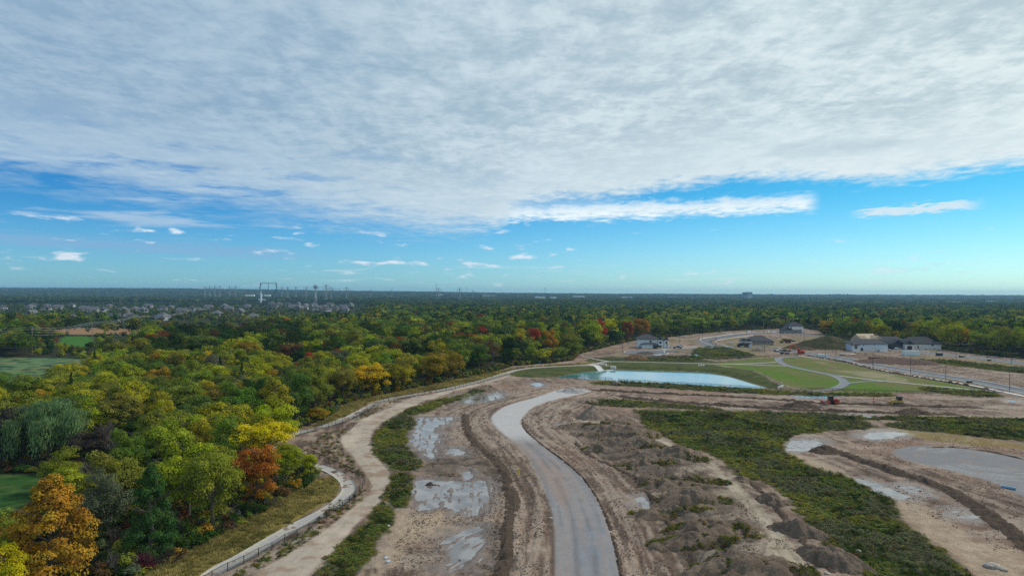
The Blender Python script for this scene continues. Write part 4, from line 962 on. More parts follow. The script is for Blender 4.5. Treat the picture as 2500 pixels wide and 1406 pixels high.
# undergrowth along the wood edges
E_ = resample(SITE[1:-2], 1.3); T = np.gradient(E_, axis=0); T /= np.hypot(*T.T)[:, None]; Nn = np.stack([-T[:, 1], T[:, 0]], 1)
pts = []
for off in (-.5, .8, 2.2, 4., 6.):
    for sgn in (1,): pts.append(E_ + Nn * off * sgn + G.normal(size=E_.shape) * .6)
IN_ = candidates(84, 235, 3.4, -.85, .15); pts.append(IN_[psd(IN_[:, 0], IN_[:, 1], SITE, 20) > 1]); U_ = np.concatenate(pts)
for Q_ in OPEN: U_ = U_[psd(U_[:, 0], U_[:, 1], Q_, 10) > 1]
s = psd(U_[:, 0], U_[:, 1], SITE, 20); U_ = U_[(s > -.6)]
for Q_ in (HAUL, LAWN): U_ = U_[psd(U_[:, 0], U_[:, 1], Q_, 10) > 1]
d = seg_near(U_[:, 0], U_[:, 1], PATH_A, False, 10)[0]; U_ = U_[d > 2.6]
PS = protos('understory_shrub', [crown('shrub', 61, 700, .05, M_LEAFI), crown('shrub', 62, 700, .05, M_LEAFI), bare_mesh(63, 'twigs', twig_mat('twig_far') if False else M_BARK, shrub=True)])
n = len(U_); w = G.uniform(1.6, 4.0, n); h = G.uniform(1.0, 3.6, n)
scatter('undergrowth', np.c_[U_, ZS(U_) - .1], np.c_[w, w, h], G.uniform(0, 6.28, n), tints(G.choice(['DG', 'OG', 'BR', 'SG', 'DK', 'GO', 'G'], n, p=[.25, .22, .12, .14, .12, .05, .10])), G.choice([0, 1, 2], n, p=[.46, .46, .08]), PS, 'undergrowth and shrubs along the edge of the woods', 'undergrowth')
# ------------------------------------------------------------------ weeds, grass, clods
def tuft(seed, n, kind='weed', mat=M_LEAFI):
    g = np.random.default_rng(seed)
    if kind == 'weed':
        C = g.normal(size=(n, 3)) * np.array([.24, .24, .0]); r = np.hypot(C[:, 0], C[:, 1]); C[:, 2] = g.random(n) ** .7 * np.clip(1 - r * 1.5, .15, 1) * .95
        Nn = unit(g.normal(size=(n, 3)) * .6 + np.array([0, 0, .8])); return leaves_mesh('tuft', C, Nn, .075 * g.uniform(.6, 1.4, n), g.random(n), g.random(n), mat, g, .6)
    B = g.normal(size=(n, 3)) * np.array([.20, .20, 0]); a = g.uniform(0, 6.28, n); ln = g.uniform(.55, 1., n)[:, None]; lean = np.stack([np.cos(a), np.sin(a), 0 * a], 1) * g.uniform(.05, .45, (n, 1))
    sd_ = np.stack([-np.sin(a), np.cos(a), 0 * a], 1) * .035
    V = np.stack([B - sd_, B + sd_, B + lean * ln + np.array([0, 0, 1.]) * ln + sd_ * .3, B + lean * ln + np.array([0, 0, 1.]) * ln - sd_ * .3], 1).reshape(-1, 3)
    return mesh_np('tuft', V, np.arange(4 * n).reshape(n, 4), mat, False, {'tone': ('FACE', 'FLOAT', g.random(n)), 'hue': ('FACE', 'FLOAT', g.random(n))})
PW = protos('weed_tuft', [tuft(71, 120), tuft(72, 120), tuft(73, 120)]); PG = protos('grass_tuft', [tuft(74, 34, 'grass'), tuft(75, 34, 'grass')])
def inside(P_, dens_near, cap, jit=0.6, falloff=1.6):
    lo, hi = P_.min(0), P_.max(0); lo[1] = max(lo[1], 80); area = np.prod(hi - lo); n = int(min(area * dens_near, 400000)); Q_ = np.c_[G.uniform(lo[0], hi[0], n), G.uniform(lo[1], hi[1], n)]
    Q_ = Q_[(psd(Q_[:, 0], Q_[:, 1], P_, 5) + (fbm(Q_[:, 0], Q_[:, 1], 2.5, 2, 95) - .5) * 2.5 < -.1)]
    keep = np.clip((110 / Q_[:, 1]) ** falloff, 0, 1); Q_ = Q_[G.random(len(Q_)) < keep]
    return Q_[:cap] if len(Q_) > cap else Q_
pts = [inside(P_, 2.6, 26000) for P_ in WEEDS]; Q_ = np.concatenate(pts); n = len(Q_); f = (Q_[:, 1] / 110) ** .55
q1 = fbm(Q_[:, 0], Q_[:, 1], 7, 3, 96); q2 = fbm(Q_[:, 0], Q_[:, 1], 14, 3, 97)
edge_ = np.minimum.reduce([psd(Q_[:, 0], Q_[:, 1], P_, 8) for P_ in WEEDS])
keys = np.where(q1 > .58, 'SG', np.where(q2 > .56, 'OG', np.where(q1 < .46, 'G', 'DG'))); keys = np.where(G.random(n) < .14, G.choice(['BR', 'OG', 'GY', 'BG', 'GO'], n), keys); keys = np.where((edge_ > -1.2) & (G.random(n) < .28), 'GO', keys)
TW = tints(keys); TW[keys == 'GY'] *= .7; TW[keys == 'GO'] *= (.6, .8, 1); TW *= 1.15; TW = TW * .72 + TW.mean(1, keepdims=True) * np.array([[.36, .30, .14]])
w = G.uniform(.7, 1.7, n) * f; h = G.uniform(.35, 1.0, n) * (.45 + .75 * q1) * np.minimum(f, 1.5)
scatter('tall_weeds', np.c_[Q_, tzs(Q_[:, 0], Q_[:, 1]) - .05], np.c_[w, w, h], G.uniform(0, 6.28, n), TW, G.integers(0, 3, n), PW, 'tall dark green weeds and goldenrod between the cleared lots', 'weeds'); print('weeds', n)
pts = [inside(P_, 3.4, 26000) for P_ in (VERGE, VERGE2)]; Q_ = np.concatenate(pts); d = seg_near(Q_[:, 0], Q_[:, 1], PATH_A, False, 6)[0]; Q_ = Q_[d > 1.8]; n = len(Q_); f = (Q_[:, 1] / 110) ** .5
q1 = fbm(Q_[:, 0], Q_[:, 1], 4, 3, 98); tg = np.array((.32, .25, .09)) * (1 - q1[:, None]) * 1.5 + np.array((.075, .085, .022)) * q1[:, None] * .9
w = G.uniform(.6, 1.2, n) * f; h = G.uniform(.3, .75, n) * f ** .5
scatter('verge_grass', np.c_[Q_, tzs(Q_[:, 0], Q_[:, 1]) - .03], np.c_[w, w, h], G.uniform(0, 6.28, n), np.clip(tg * G.uniform(.75, 1.25, (n, 1)), 0, 1), G.integers(0, 2, n), PG, 'golden dry grass between the woods and the paved path', 'grass'); print('verge', n)
# thin growth: on heaps, on track edges, between haul track and path, pond banks
hp = []
for (x, y, rx, ry, h, _) in MD:
    c0 = W(x, y); k = 330; a = G.uniform(0, 6.28, k); r = np.sqrt(G.random(k)) * .95; hp.append(np.c_[c0[0] + rx * r * np.cos(a), c0[1] + ry * r * np.sin(a) - .2])
Q_ = np.concatenate(hp); Q_ = Q_[fbm(Q_[:, 0], Q_[:, 1], 3.5, 3, 99) > .47]
strip = inside(zone([(800,1235),(850,1215),(900,1192),(915,1195),(870,1245),(800,1300),(700,1360),(600,1406),(560,1430),(540,1420),(609,1375),(724,1312)]), 2.0, 6000); strip2 = inside(zone([(745,1105),(790,1060),(840,1045),(850,1060),(830,1080),(850,1110),(890,1155),(886,1165),(830,1140),(780,1110)]), 2.2, 5000)
strip3 = inside(zone([(860,1024),(943,980),(1086,958),(1112,958),(990,975),(930,1000),(880,1025)]), 1.6, 3000)
import_z = {}
dg = bpy.context.evaluated_depsgraph_get(); dg.update()
def ray_z(Q_):
    out = np.empty(len(Q_))
    for i, (x, y) in enumerate(Q_):
        hit, loc, *_r = sc.ray_cast(dg, (x, y, 60), (0, 0, -1)); out[i] = loc.z if hit else 0
    return out
zH = tzs(Q_[:, 0], Q_[:, 1])
for i, (x, y, rx, ry, h, _) in enumerate(MD):
    c0 = W(x, y); r = np.hypot((Q_[:, 0] - c0[0]) / rx, (Q_[:, 1] - c0[1]) / ry); zH = np.maximum(zH, tzs(Q_[:, 0], Q_[:, 1]) + h * .85 * np.clip(1 - r ** 1.3, 0, 1))
S_ = np.concatenate([strip, strip2, strip3]); S_ = S_[psd(S_[:, 0], S_[:, 1], HAUL, 5) > .2]; zS = tzs(S_[:, 0], S_[:, 1]); AQ = np.concatenate([np.c_[Q_, zH - .05], np.c_[S_, zS - .04]]); n = len(AQ)
w = G.uniform(.5, 1.2, n); h = G.uniform(.2, .6, n); keys = G.choice(['G', 'OG', 'DG', 'GO', 'BR', 'SG'], n, p=[.24, .30, .16, .10, .10, .10]); t_ = tints(keys) * .8
scatter('sparse_weeds', AQ, np.c_[w, w, h], G.uniform(0, 6.28, n), t_, G.integers(0, 3, n), PW, 'sparse weeds on the soil heaps and along the haul track', 'weeds'); print('sparse', n)
# clods and stones
g = np.random.default_rng(81); CLM = []
for k in range(3):
    bm = bmesh.new(); bmesh.ops.create_icosphere(bm, subdivisions=1, radius=.5)
    for v in bm.verts: v.co *= g.uniform(.6, 1.2); v.co.z *= .7
    me = bpy.data.meshes.new('clod'); bm.to_mesh(me); bm.free(); CLM.append(me)
m, nn = newmat('clod'); finish(nn, nn.new('ShaderNodeAttribute', attribute_name='tint', attribute_type='INSTANCER').outputs['Color'], .95, .15)
for me in CLM: me.materials.append(m)
PC = protos('soil_clod', CLM)
area = zone([(940,1406),(1000,1240),(1060,1110),(1110,1000),(1250,940),(1500,950),(1500,1000),(1600,1080),(1800,1200),(2000,1404),(2050,1500),(900,1500)], n=2); area2 = zone([(2000,1110),(2200,1060),(2500,1100),(2640,1200),(2640,1500),(2500,1450),(2400,1320),(2250,1250),(2100,1150)], n=2)
Q_ = np.concatenate([inside(area, 5.5, 45000, falloff=2.0), inside(area2, 2.6, 14000, falloff=2.0)])
k = np.ones(len(Q_), bool)
for P_ in [GRAVEL, HAUL, TURN] + WEEDS: k &= psd(Q_[:, 0], Q_[:, 1], P_, 5) > .4
k &= fbm(Q_[:, 0], Q_[:, 1], 5, 3, 101) > .42
for wd_, pts_ in ((3.2, [(1136,1010),(1140,1046),(1163,1084),(1200,1115),(1232,1153),(1240,1190),(1252,1225),(1245,1260),(1236,1300),(1236,1350),(1220,1410),(1210,1480)]), (2.6, [(2010,1100),(2060,1108),(2090,1119),(2178,1149),(2264,1176),(2322,1200),(2380,1234),(2438,1277),(2500,1322)])):
    WR = catmull(Wl(pts_), False, 6); k |= (seg_near(Q_[:, 0], Q_[:, 1], WR, False, 6)[0] < wd_) & (G.random(len(Q_)) < .9)
for P_, *_r in PUDZ: k &= (psd(Q_[:, 0], Q_[:, 1], P_, 5) > .3) | (G.random(len(Q_)) < .12)
Q_ = Q_[k]; n = len(Q_); s_ = G.uniform(.10, .42, n) ** 1.15 * (Q_[:, 1] / 110) ** .4; pal = np.array([(.10, .072, .052), (.16, .115, .085), (.25, .18, .135), (.36, .30, .24)])[G.choice(4, n, p=[.45, .3, .17, .08])]
scatter('soil_clods', np.c_[Q_, tzs(Q_[:, 0], Q_[:, 1])], np.c_[s_, s_ * G.uniform(.6, 1.5, n), s_], G.uniform(0, 6.28, n), pal, G.integers(0, 3, n), PC, 'loose clods and stones scattered on the bare soil', 'clods'); print('clods', n)
# ------------------------------------------------------------------ built things
M_BLACK = simple('black_metal', (.012, .012, .013), .5, .1); M_DGREY = simple('dark_grey', (.05, .05, .055), .6); M_GALV = simple('galvanised_steel', (.33, .34, .35), .45, .1, 2, .5, .6)
M_GLASS = simple('dark_glass', (.012, .016, .02), .12, .1, 1, .8); M_WHITE = simple('white_paint', (.75, .76, .77), .4, .04); M_RUBBER = simple('rubber', (.018, .018, .018), .9)
M_WRAP = simple('house_wrap', (.62, .66, .72), .6, .08, .7); M_WHITEB = simple('white_brick', (.62, .60, .57), .85, .08, .8); M_GREYB = simple('grey_brick', (.27, .24, .22), .85, .12, 1)
M_SHING = simple('dark_shingles', (.055, .055, .062), .9, .2, .6); M_SHING2 = simple('charcoal_shingles', (.030, .032, .04), .9, .2, .6); M_BSHING = simple('grey_shingles', (.12, .12, .135), .9, .2, .5)
M_PLY = simple('plywood', (.52, .38, .25), .8, .12, .5); M_WOOD = simple('weathered_wood', (.24, .20, .155), .9, .15, 1.5); M_LUM = simple('raw_lumber', (.55, .40, .20), .8, .1)
M_ORNG = simple('orange_paint', (.62, .085, .03), .45, .1); M_YEL = simple('yellow_paint', (.50, .33, .06), .5, .15); M_RUSTY = simple('rusty_steel', (.16, .06, .035), .9, .3)
M_PBLUE = simple('pale_blue_wall', (.52, .60, .68), .7, .06); M_CREAM = simple('cream_siding', (.58, .54, .44), .8, .06); M_TAN = simple('tan_brick', (.36, .28, .21), .85, .1); M_CAB = simple('container_white', (.62, .68, .70), .5, .05)
M_ROCK = simple('limestone', (.33, .29, .24), .9, .2, 2)
class MB:
    def __init__(s): s.b = bmesh.new()
    def box(s, c, d, rz=0, taper=1., bev=0):
        m = Matrix.Translation(c) @ Matrix.Rotation(rz, 4, 'Z') @ Matrix.Diagonal((*d, 1)); r = bmesh.ops.create_cube(s.b, size=1, matrix=m)
        if taper != 1.:
            zt = max(v.co.z for v in r['verts'])
            for v in r['verts']:
                if v.co.z > zt - 1e-4: v.co.x = c[0] + (v.co.x - c[0]) * taper; v.co.y = c[1] + (v.co.y - c[1]) * taper
        if bev: bmesh.ops.bevel(s.b, geom=list({e for v in r['verts'] for e in v.link_edges}), offset=bev, segments=2, affect='EDGES')
        return s
    def tube(s, a, b, r, r2=None, k=10):
        a, b = Vector(a), Vector(b); d = b - a; q = d.to_track_quat('Z', 'Y').to_matrix().to_4x4()
        bmesh.ops.create_cone(s.b, cap_ends=True, segments=k, radius1=r, radius2=r if r2 is None else r2, depth=d.length, matrix=Matrix.Translation((a + b) / 2) @ q); return s
    def prof(s, pts, y0, y1):
        A = [s.b.verts.new((x, y0, z)) for x, z in pts]; B = [s.b.verts.new((x, y1, z)) for x, z in pts]; n = len(pts)
        s.b.faces.new(A); s.b.faces.new(B[::-1])
        for i in range(n): s.b.faces.new((A[i], B[i], B[(i + 1) % n], A[(i + 1) % n]))
        bmesh.ops.recalc_face_normals(s.b, faces=s.b.faces[:]); return s
    def poly(s, V, Fc):
        vs = [s.b.verts.new(v) for v in V]
        for f in Fc: s.b.faces.new([vs[i] for i in f])
        return s
    def mesh(s, name, mat): me = bpy.data.meshes.new(name); s.b.to_mesh(me); s.b.free(); me.materials.append(mat); return me
    def build(s, name, mat, parent=None, loc=None, label=None): o = obj(name, s.mesh(name, mat), parent, loc); return prop(o, label)
def place(px, py, name, label, cat, rz=0, group=None):
    x, y = W(px, py); return empty(name, label, cat, (x, y, tz(x, y)), R(rz), group)
# --- chain link fences
mfab, n = newmat('chain_link'); uvn = gcoord(n); sp = n.new('ShaderNodeSeparateXYZ'); n.l.new(uvn, sp.inputs[0])
ax = n.m('ADD', sp.outputs[0], sp.outputs[1]); u1 = n.m('ABSOLUTE', n.m('SUBTRACT', n.m('FRACT', n.m('MULTIPLY', n.m('ADD', ax, sp.outputs[2]), 14)), .5)); u2 = n.m('ABSOLUTE', n.m('SUBTRACT', n.m('FRACT', n.m('MULTIPLY', n.m('SUBTRACT', ax, sp.outputs[2]), 14)), .5))
wire = n.m('LESS_THAN', n.m('MINIMUM', u1, u2), .075); finish(n, (.015, .015, .015), .6, .3, alpha=wire)
postc = {}
def fence(px, label, h=1.25, step=3.0):
    P_ = resample(catmull(Wl(px), False, 6), step); x0, y0 = P_[0]; z = tzs(P_[:, 0], P_[:, 1]); t = empty('chain_link_fence', label, 'fence', (x0, y0, 0)); L = P_ - P_[0]
    if h not in postc: postc[h] = MB().tube((0, 0, -.3), (0, 0, h + .06), .055, k=6).mesh('post', M_BLACK)
    for (x, y), zz in zip(L, z): obj('post', postc[h], t, (x, y, zz))
    r = MB()
    for i in range(len(L) - 1): r.tube((*L[i], z[i] + h), (*L[i + 1], z[i + 1] + h), .038, k=5)
    r.build('top_rail', M_BLACK, t)
    n_ = len(L); V = np.concatenate([np.c_[L, z - .02], np.c_[L, z + h]]); a = np.arange(n_ - 1)
    obj('wire_mesh', mesh_np('wire_mesh', V, np.stack([a, a + 1, n_ + a + 1, n_ + a], -1), mfab), t)
fence([(480,1440),(540,1404),(609,1370),(669,1338),(724,1309),(773,1283),(811,1254),(843,1234),(867,1215),(882,1197),(891,1180),(880,1168),(861,1158),(830,1144),(802,1130),(776,1116),(750,1107)], 'black chain link fence curving round the near bend of the paved path')
fence([(733,1062),(802,1042),(860,1025),(895,1004),(917,990),(943,979),(997,969),(1086,955),(1163,937),(1237,917)], 'black chain link fence along the upper stretch of the paved path', step=3.2)
fence([(1355,921),(1420,924),(1496,929)], 'black chain link fence at the left half of the near pond shore', step=3.5)
fence([(1509,931),(1624,937),(1740,943),(1854,950),(1975,953),(2167,959),(2300,960),(2449,959)], 'long black chain link fence from the pond shore to the park corner', step=4)
fence([(1373,869),(1419,874),(1496,880),(1600,883),(1675,885),(1752,879),(1880,871),(1950,867)], 'black chain link fence behind the far pond path', step=4)
# --- concrete works at the pond
t = place(1478, 893, 'pond_inlet', 'pale concrete pond inlet with two headwall blocks at the far left shore', 'concrete inlet', -20)
MB().box((-1.5, 2, .0), (3.2, 2.2, 2.6), bev=.05).build('headwall', M_CONC, t); MB().box((4.5, -1, -.7), (3.0, 2.4, 2.4), bev=.05).build('headwall', M_CONC, t); MB().box((2, -5, -1.4), (7, 6, .5), bev=.05).build('apron', M_CONC, t)
o = ribbon('spillway', wp([(1440,890),(1456,893),(1470,898),(1480,902)]), 4.2, M_CONC, .14, kind=None); prop(o, 'pale concrete spillway strip running down to the pond inlet', 'spillway')
t = place(1712, 891, 'outfall_chute', 'stone lined chute on the far pond bank', 'chute', 0); n_ = 0
for i in range(7):
    for j in (-1, 0, 1): MB().box((j * 1.3 - i * .5, -i * 1.9, .15 - i * .30), (1.1, 1.6, .35), random.uniform(-.2, .2), bev=.08).build('stone', M_CONC, t); n_ += 1
t = place(1905, 946, 'culvert_headwall', 'grey concrete culvert headwall with railing in the green bank', 'headwall', 55)
MB().box((0, 0, .0), (9, .5, 1.6), bev=.04).build('wall', M_CONC, t); r = MB(); 
for x in np.linspace(-4.3, 4.3, 6): r.tube((x, 0, .8), (x, 0, 1.9), .05, k=5)
r.tube((-4.3, 0, 1.9), (4.3, 0, 1.9), .05, k=5); r.build('railing', M_GALV, t)
# --- street lamps on the new roads
lamp_me = MB().tube((0, 0, 0), (0, 0, 8.3), .13, .08, 8).mesh('pole', M_BLACK); arm_me = MB().tube((0, 0, 8.25), (1.1, 0, 8.5), .05, k=6).mesh('arm', M_BLACK); head_me = MB().box((1.35, 0, 8.5), (.7, .28, .14), bev=.03).mesh('lamp_head', M_DGREY); base_me = MB().box((0, 0, .15), (.45, .45, .5), bev=.03).mesh('base', M_CONC)
LP = [(1520,860,'beside the closed end of the cul-de-sac'),(1628,862,'at the kerb island of the cul-de-sac'),(1658,846,'behind the parked cars near the wrapped white house'),(1707,838,'at the left kerb of the curved road'),(1715,827,'farther lamp at the left kerb of the curved road'),(1746,844,'left of the close pair at the curved road'),(1749,851,'right of the close pair at the curved road'),(1806,851,'left of the black dump truck'),(1822,824,'behind the hip roofed bungalow on its left'),(1866,860,'in front of the right end of the hip roofed bungalow'),(1905,826,'near the orange brown hauler'),(1963,832,'on the left foot of the grassed mound'),(2015,873,'beside the white site box'),(2041,885,'at the lawn edge left of the straight road'),(2131,898,'at the kerb in front of the brown spoil heap'),(2223,912,'at the kerb before the pale container'),(2309,928,'second from the right along the near kerb of the straight road'),(2465,955,'rightmost along the near kerb of the straight road'),(2334,875,'along the far road left of its end'),(2469,889,'along the far road at its right end'),(2221,857,'in front of the dark roofed white brick house'),(1956,871,'short looking one in front of the excavator'),(2500,865,'at the right edge of the picture beyond the far road')]
for x, y, lb in LP:
    t = place(x, y, 'street_lamp', 'slim black street lamp ' + lb, 'street lamp', random.choice((80, 100, -90)), 'street lamps of the new roads')
    obj('pole', lamp_me, t); obj('arm', arm_me, t); obj('lamp_head', head_me, t); obj('base', base_me, t)
# --- wooden poles and wires
def wpole(px, py, h, label, arms=1):
    t = place(px, py, 'utility_pole', label, 'utility pole', 0, 'wooden utility poles'); MB().tube((0, 0, -.5), (0, 0, h), .26, .16, 8).build('pole', M_WOOD, t)
    for i in range(arms): MB().box((0, 0, h - 1.0 - 1.4 * i), (.12, 2.4, .14)).build('crossarm', M_WOOD, t)
    ins = MB(); 
    for y_ in (-1, 0, 1): ins.tube((0, y_, h - .9), (0, y_, h - .6), .07, k=6)
    ins.build('insulator', M_DGREY, t); return t
PO = [(78,865,17,'tall pale utility pole at the edge of the left meadow'),(225,832,15.5,'utility pole behind the green clearing at left'),(332,805,15,'utility pole right of the lattice pylon'),(449,792,15,'utility pole before the town, left of the middle'),(415,785,14,'farther utility pole before the town'),(590,784,15,'utility pole among trees before the town centre'),(643,786,16,'utility pole beside the low grey roof'),(688,778,17,'left of two pale poles in front of the terrace houses'),(697,788,16,'right of two pale poles in front of the terrace houses'),(1864,812,14,'utility pole at the wood edge behind the bungalow'),(1955,807,14,'utility pole right of the white two storey house')]
PT = []
for x, y, h, lb in PO: t = wpole(x, y, h, lb); PT.append(t.location + Vector((0, 0, h)))
def wire(a, b, sag, label, group='power lines at left', r=.035):
    a, b = Vector(a), Vector(b); m_ = MB(); P_ = [a.lerp(b, i / 14) - Vector((0, 0, sag * 4 * (i / 14) * (1 - i / 14))) for i in range(15)]
    for i in range(14): m_.tube(P_[i], P_[i + 1], r, k=3)
    prop(m_.build('power_line', M_GALV), label, 'power line', group)
off = Vector((-150, -60, 2))
for k_, dzz in enumerate((0, -1.3, -2.8, -4.6)):
    wn = ('top', 'second', 'third', 'lowest')[k_]
    for s_ in (-1, 1) if k_ < 2 else (0,):
        o2 = Vector((0, s_ * 1.0, dzz)); sd_ = {-1: 'near', 1: 'far', 0: ''}[s_]
        wire(PT[0] + off + o2, PT[0] + o2, 2.2, f'{wn} {sd_} power line left of the pale meadow pole', r=.05); wire(PT[0] + o2, PT[1] + o2, 2.2, f'{wn} {sd_} power line between the meadow pole and the clearing pole', r=.05)
        if k_ < 2: wire(PT[1] + o2, PT[2] + o2, 2.0, f'{wn} {sd_} power line running right from the clearing pole', r=.05); wire(PT[2] + o2, PT[3] + o2, 2.0, f'{wn} {sd_} power line in front of the town', r=.05)
wire(PT[9], PT[10], 1.2, 'thin line strung along the wood edge behind the bungalow', 'power lines at right'); wire(PT[9] + Vector((-120, 10, 0)), PT[9], 2, 'thin line left of the bungalow pole', 'power lines at right')
# --- lattice pylons
def lattice(h, wb, wt, arms, r, nb=8, r2=None):
    m_ = MB(); lv = [h * (1 - (1 - i / nb) ** 1.15) for i in range(nb + 1)]; wd = lambda z: wb + (wt - wb) * min(1, z / (h * .72))
    for i in range(nb):
        z0, z1 = lv[i], lv[i + 1]; a, b = wd(z0) / 2, wd(z1) / 2; c0 = [(a, a), (-a, a), (-a, -a), (a, -a)]; c1 = [(b, b), (-b, b), (-b, -b), (b, -b)]
        for k in range(4):
            m_.tube((*c0[k], z0), (*c1[k], z1), r, k=4); q = (k + 1) % 4; m_.tube((*c0[k], z0), (*c1[q], z1), (r2 or r * .6), k=3); m_.tube((*c0[q], z0), (*c1[k], z1), (r2 or r * .6), k=3); m_.tube((*c1[k], z1), (*c1[q], z1), (r2 or r * .6), k=3)
    a_ = MB()
    for z, L in arms:
        for s in (-1, 1): a_.tube((0, 0, z + L * .16), (s * L, 0, z), r * .8, k=4); a_.tube((0, 0, z - L * .10), (s * L, 0, z), r * .8, k=4); a_.tube((s * L, 0, z), (s * L, 0, z - 1.6), r * .5, k=4)
    return m_, a_
t = place(293, 843, 'lattice_pylon', 'grey steel lattice pylon between the meadow shrubs and the town', 'pylon', 35); m_, a_ = lattice(36, 9, 1.6, [(24, 7.5), (29, 6), (34, 4.5)], .075, r2=.045); M_PS = simple('weathered_steel', (.16, .17, .18), .7); m_.build('lattice_body', M_PS, t); a_.build('crossarm', M_PS, t); P1 = t.location.copy()
m_, a_ = lattice(60, 9, 2.2, [(46, 13), (52, 17), (58, 10)], .34, 7, .2); LBM, LAM = m_.mesh('lattice_body', M_GALV), a_.mesh('crossarm', M_GALV)
def zpx(px, D): return W(px, 703 + 40, 0)[0] / W(px, 743, 0)[1] * D
def farpy(px, ytop, D, name, label, cat, group=None, h0=60.0, ms=(('lattice_body', None), ('crossarm', None))):
    x = zpx(px, D); g_ = tz(x, D); py0 = 716 + (px - 1250) * math.tan(ROLL); H = 40 + (py0 - ytop) * D / F - g_; t = empty(name, label, cat, (x, D, g_), R(random.uniform(-15, 15)), group)
    s = H / h0; 
    for nm, me in ms: o = obj(nm, me, t); o.scale = (s, s, s)
    return t
FP = [(770,695.5,2600,'beside the water tower on its right'),(796,695,2700,'tallest of the row right of the water tower'),(808,701,2900,'right behind the tallest one'),(846,701,3000,'alone right of the far gantry'),(905,707,3300,'small one above the pale strip'),(956,706,3500,'small one left of the pale horizon strip'),(1070,703,3000,'beside the thin mast'),(1122,703,3000,'beside the horizon transformer yard'),(748,700,3200,'between gantry pylon and water tower'),(722,700,3300,'between gantry pylon and water tower, left of the middle'),(702,700,3400,'right of the big gantry pylon'),(688,700,3500,'just right of the big gantry pylon'),(575,699,3600,'left of the white silo'),(560,699,3600,'farther left of the white silo'),(536,698.5,3700,'in the left distant row'),(524,698,3700,'second in the left distant row'),(512,699,3800,'third from the left in the distant row'),(500,699.5,3800,'leftmost of the distant row'),(1182,712,3800,'tiny one near the horizon middle'),(1155,709,3800,'tiny one right of the transformer yard')]
for px, yt, D, lb in FP: farpy(px, yt, D, 'lattice_pylon', 'tiny lattice pylon on the horizon, ' + lb, 'pylon', 'distant pylons on the horizon', 60, (('lattice_body', LBM), ('crossarm', LAM)))
# big delta pylon
def delta(r):
    m_ = MB(); top, wst, wx, tx = 57., 24., 4., 15.
    def truss(p, q, w, n_):
        p, q = Vector(p), Vector(q); u = Vector((0, w, 0)); v = (q - p).normalized().cross(Vector((0, 1, 0))) * w
        cs = [u + v, u - v, -u - v, -u + v]
        for i in range(n_):
            a, b = p.lerp(q, i / n_), p.lerp(q, (i + 1) / n_)
            for k in range(4): m_.tube(a + cs[k], b + cs[k], r, k=3); m_.tube(a + cs[k], b + cs[(k + 1) % 4], r * .6, k=3)
    for s in (-1, 1): truss((s * 2.5, 0, 0), (s * wx, 0, wst), .8, 5); truss((s * wx, 0, wst), (s * (tx + 1.2), 0, 47), .7, 6); truss((s * (tx + 1.2), 0, 47), (s * (tx - .8), 0, top), .7, 2)
    truss((-tx - 1, 0, top), (tx + 1, 0, top), .9, 9); truss((0, 0, top), (0, 0, top - 12), .15, 2); return m_.mesh('lattice_frame', simple('pylon_steel', (.06, .13, .15), .7))
DM = delta(.22)
farpy(655, 690, 1300, 'delta_pylon', 'large V shaped gantry pylon standing on the left horizon', 'pylon', None, 58, (('lattice_frame', DM),)).rotation_euler = (0, 0, 0)
farpy(820, 705, 2900, 'delta_pylon', 'small V shaped gantry pylon on the horizon right of the water tower', 'pylon', None, 58, (('lattice_frame', DM),)).rotation_euler = (0, 0, 0)
# water tower, silo, masts, far blocks
def farbase(px, ytop, D): x = zpx(px, D); g_ = tz(x, D); py0 = 716 + (px - 1250) * math.tan(ROLL); return x, g_, 40 + (py0 - ytop) * D / F - g_
x, g_, H = farbase(770.5, 697, 3200); t = empty('water_tower', 'slender water tower with a rounded tank on the left horizon', 'water tower', (x, 3200, g_)); KS = 1.5
MB().tube((0, 0, 0), (0, 0, H - 9), 2.9, 2.5, 14).build('column', M_WHITE, t); b_ = MB(); pr = [(1.8, -11), (4, -9), (7.2, -6.5), (7.8, -4.5), (6.5, -2), (3.5, -.6), (.3, 0)]
for (r0, z0), (r1, z1) in zip(pr[:-1], pr[1:]): b_.tube((0, 0, H + z0 * KS), (0, 0, H + z1 * KS), r0 * KS, r1 * KS, 18)
b_.build('tank', simple('tank_teal', (.16, .27, .28), .5), t)
x, g_, H = farbase(637, 709, 2500); t = empty('silo', 'white cylindrical silo standing among trees below the big gantry pylon', 'silo', (x, 2500, g_)); MB().tube((0, 0, 0), (0, 0, H), 3.6, k=14).build('barrel', M_WHITE, t); MB().tube((0, 0, H), (0, 0, H + 1.6), 3.6, .8, 14).build('cap', M_WHITE, t); MB().box((2, 5, 14), (26, 5, 4)).build('shed', M_WHITE, t)
x, g_, H = farbase(600, 707, 2300); t = empty('chimney_mast', 'thin rusty chimney mast left of the white silo', 'mast', (x, 2300, g_)); MB().tube((0, 0, 0), (0, 0, H), 1.1, .8, 8).build('shaft', simple('brown_steel', (.25, .16, .10), .8), t); MB().box((0, 0, H), (3.2, .8, .8)).build('head', M_DGREY, t)
for px, yt, D, lb in ((1065,692,2500,'thin antenna mast on the horizon left of centre'),(1331,700,2500,'antenna mast with platform on the horizon at centre'),(2285,720,1500,'pale thin mast above the right woods'),(1140,700,3000,'very thin antenna mast beside the transformer yard')):
    x, g_, H = farbase(px, yt, D); t = empty('antenna_mast', lb, 'mast', (x, D, g_)); MB().tube((0, 0, 0), (0, 0, H), .9, .45, 6).build('mast', M_GALV, t); MB().box((0, 0, H * .88), (4, 4, 1.5), bev=.2).build('platform', M_GALV, t)
x, g_, H = farbase(1824, 713.5, 4300); t = empty('apartment_block', 'grey blue apartment block rising above the right horizon', 'apartment block', (x, 4300, g_), R(8)); t.scale = (1.6, 1.6, 1.0)
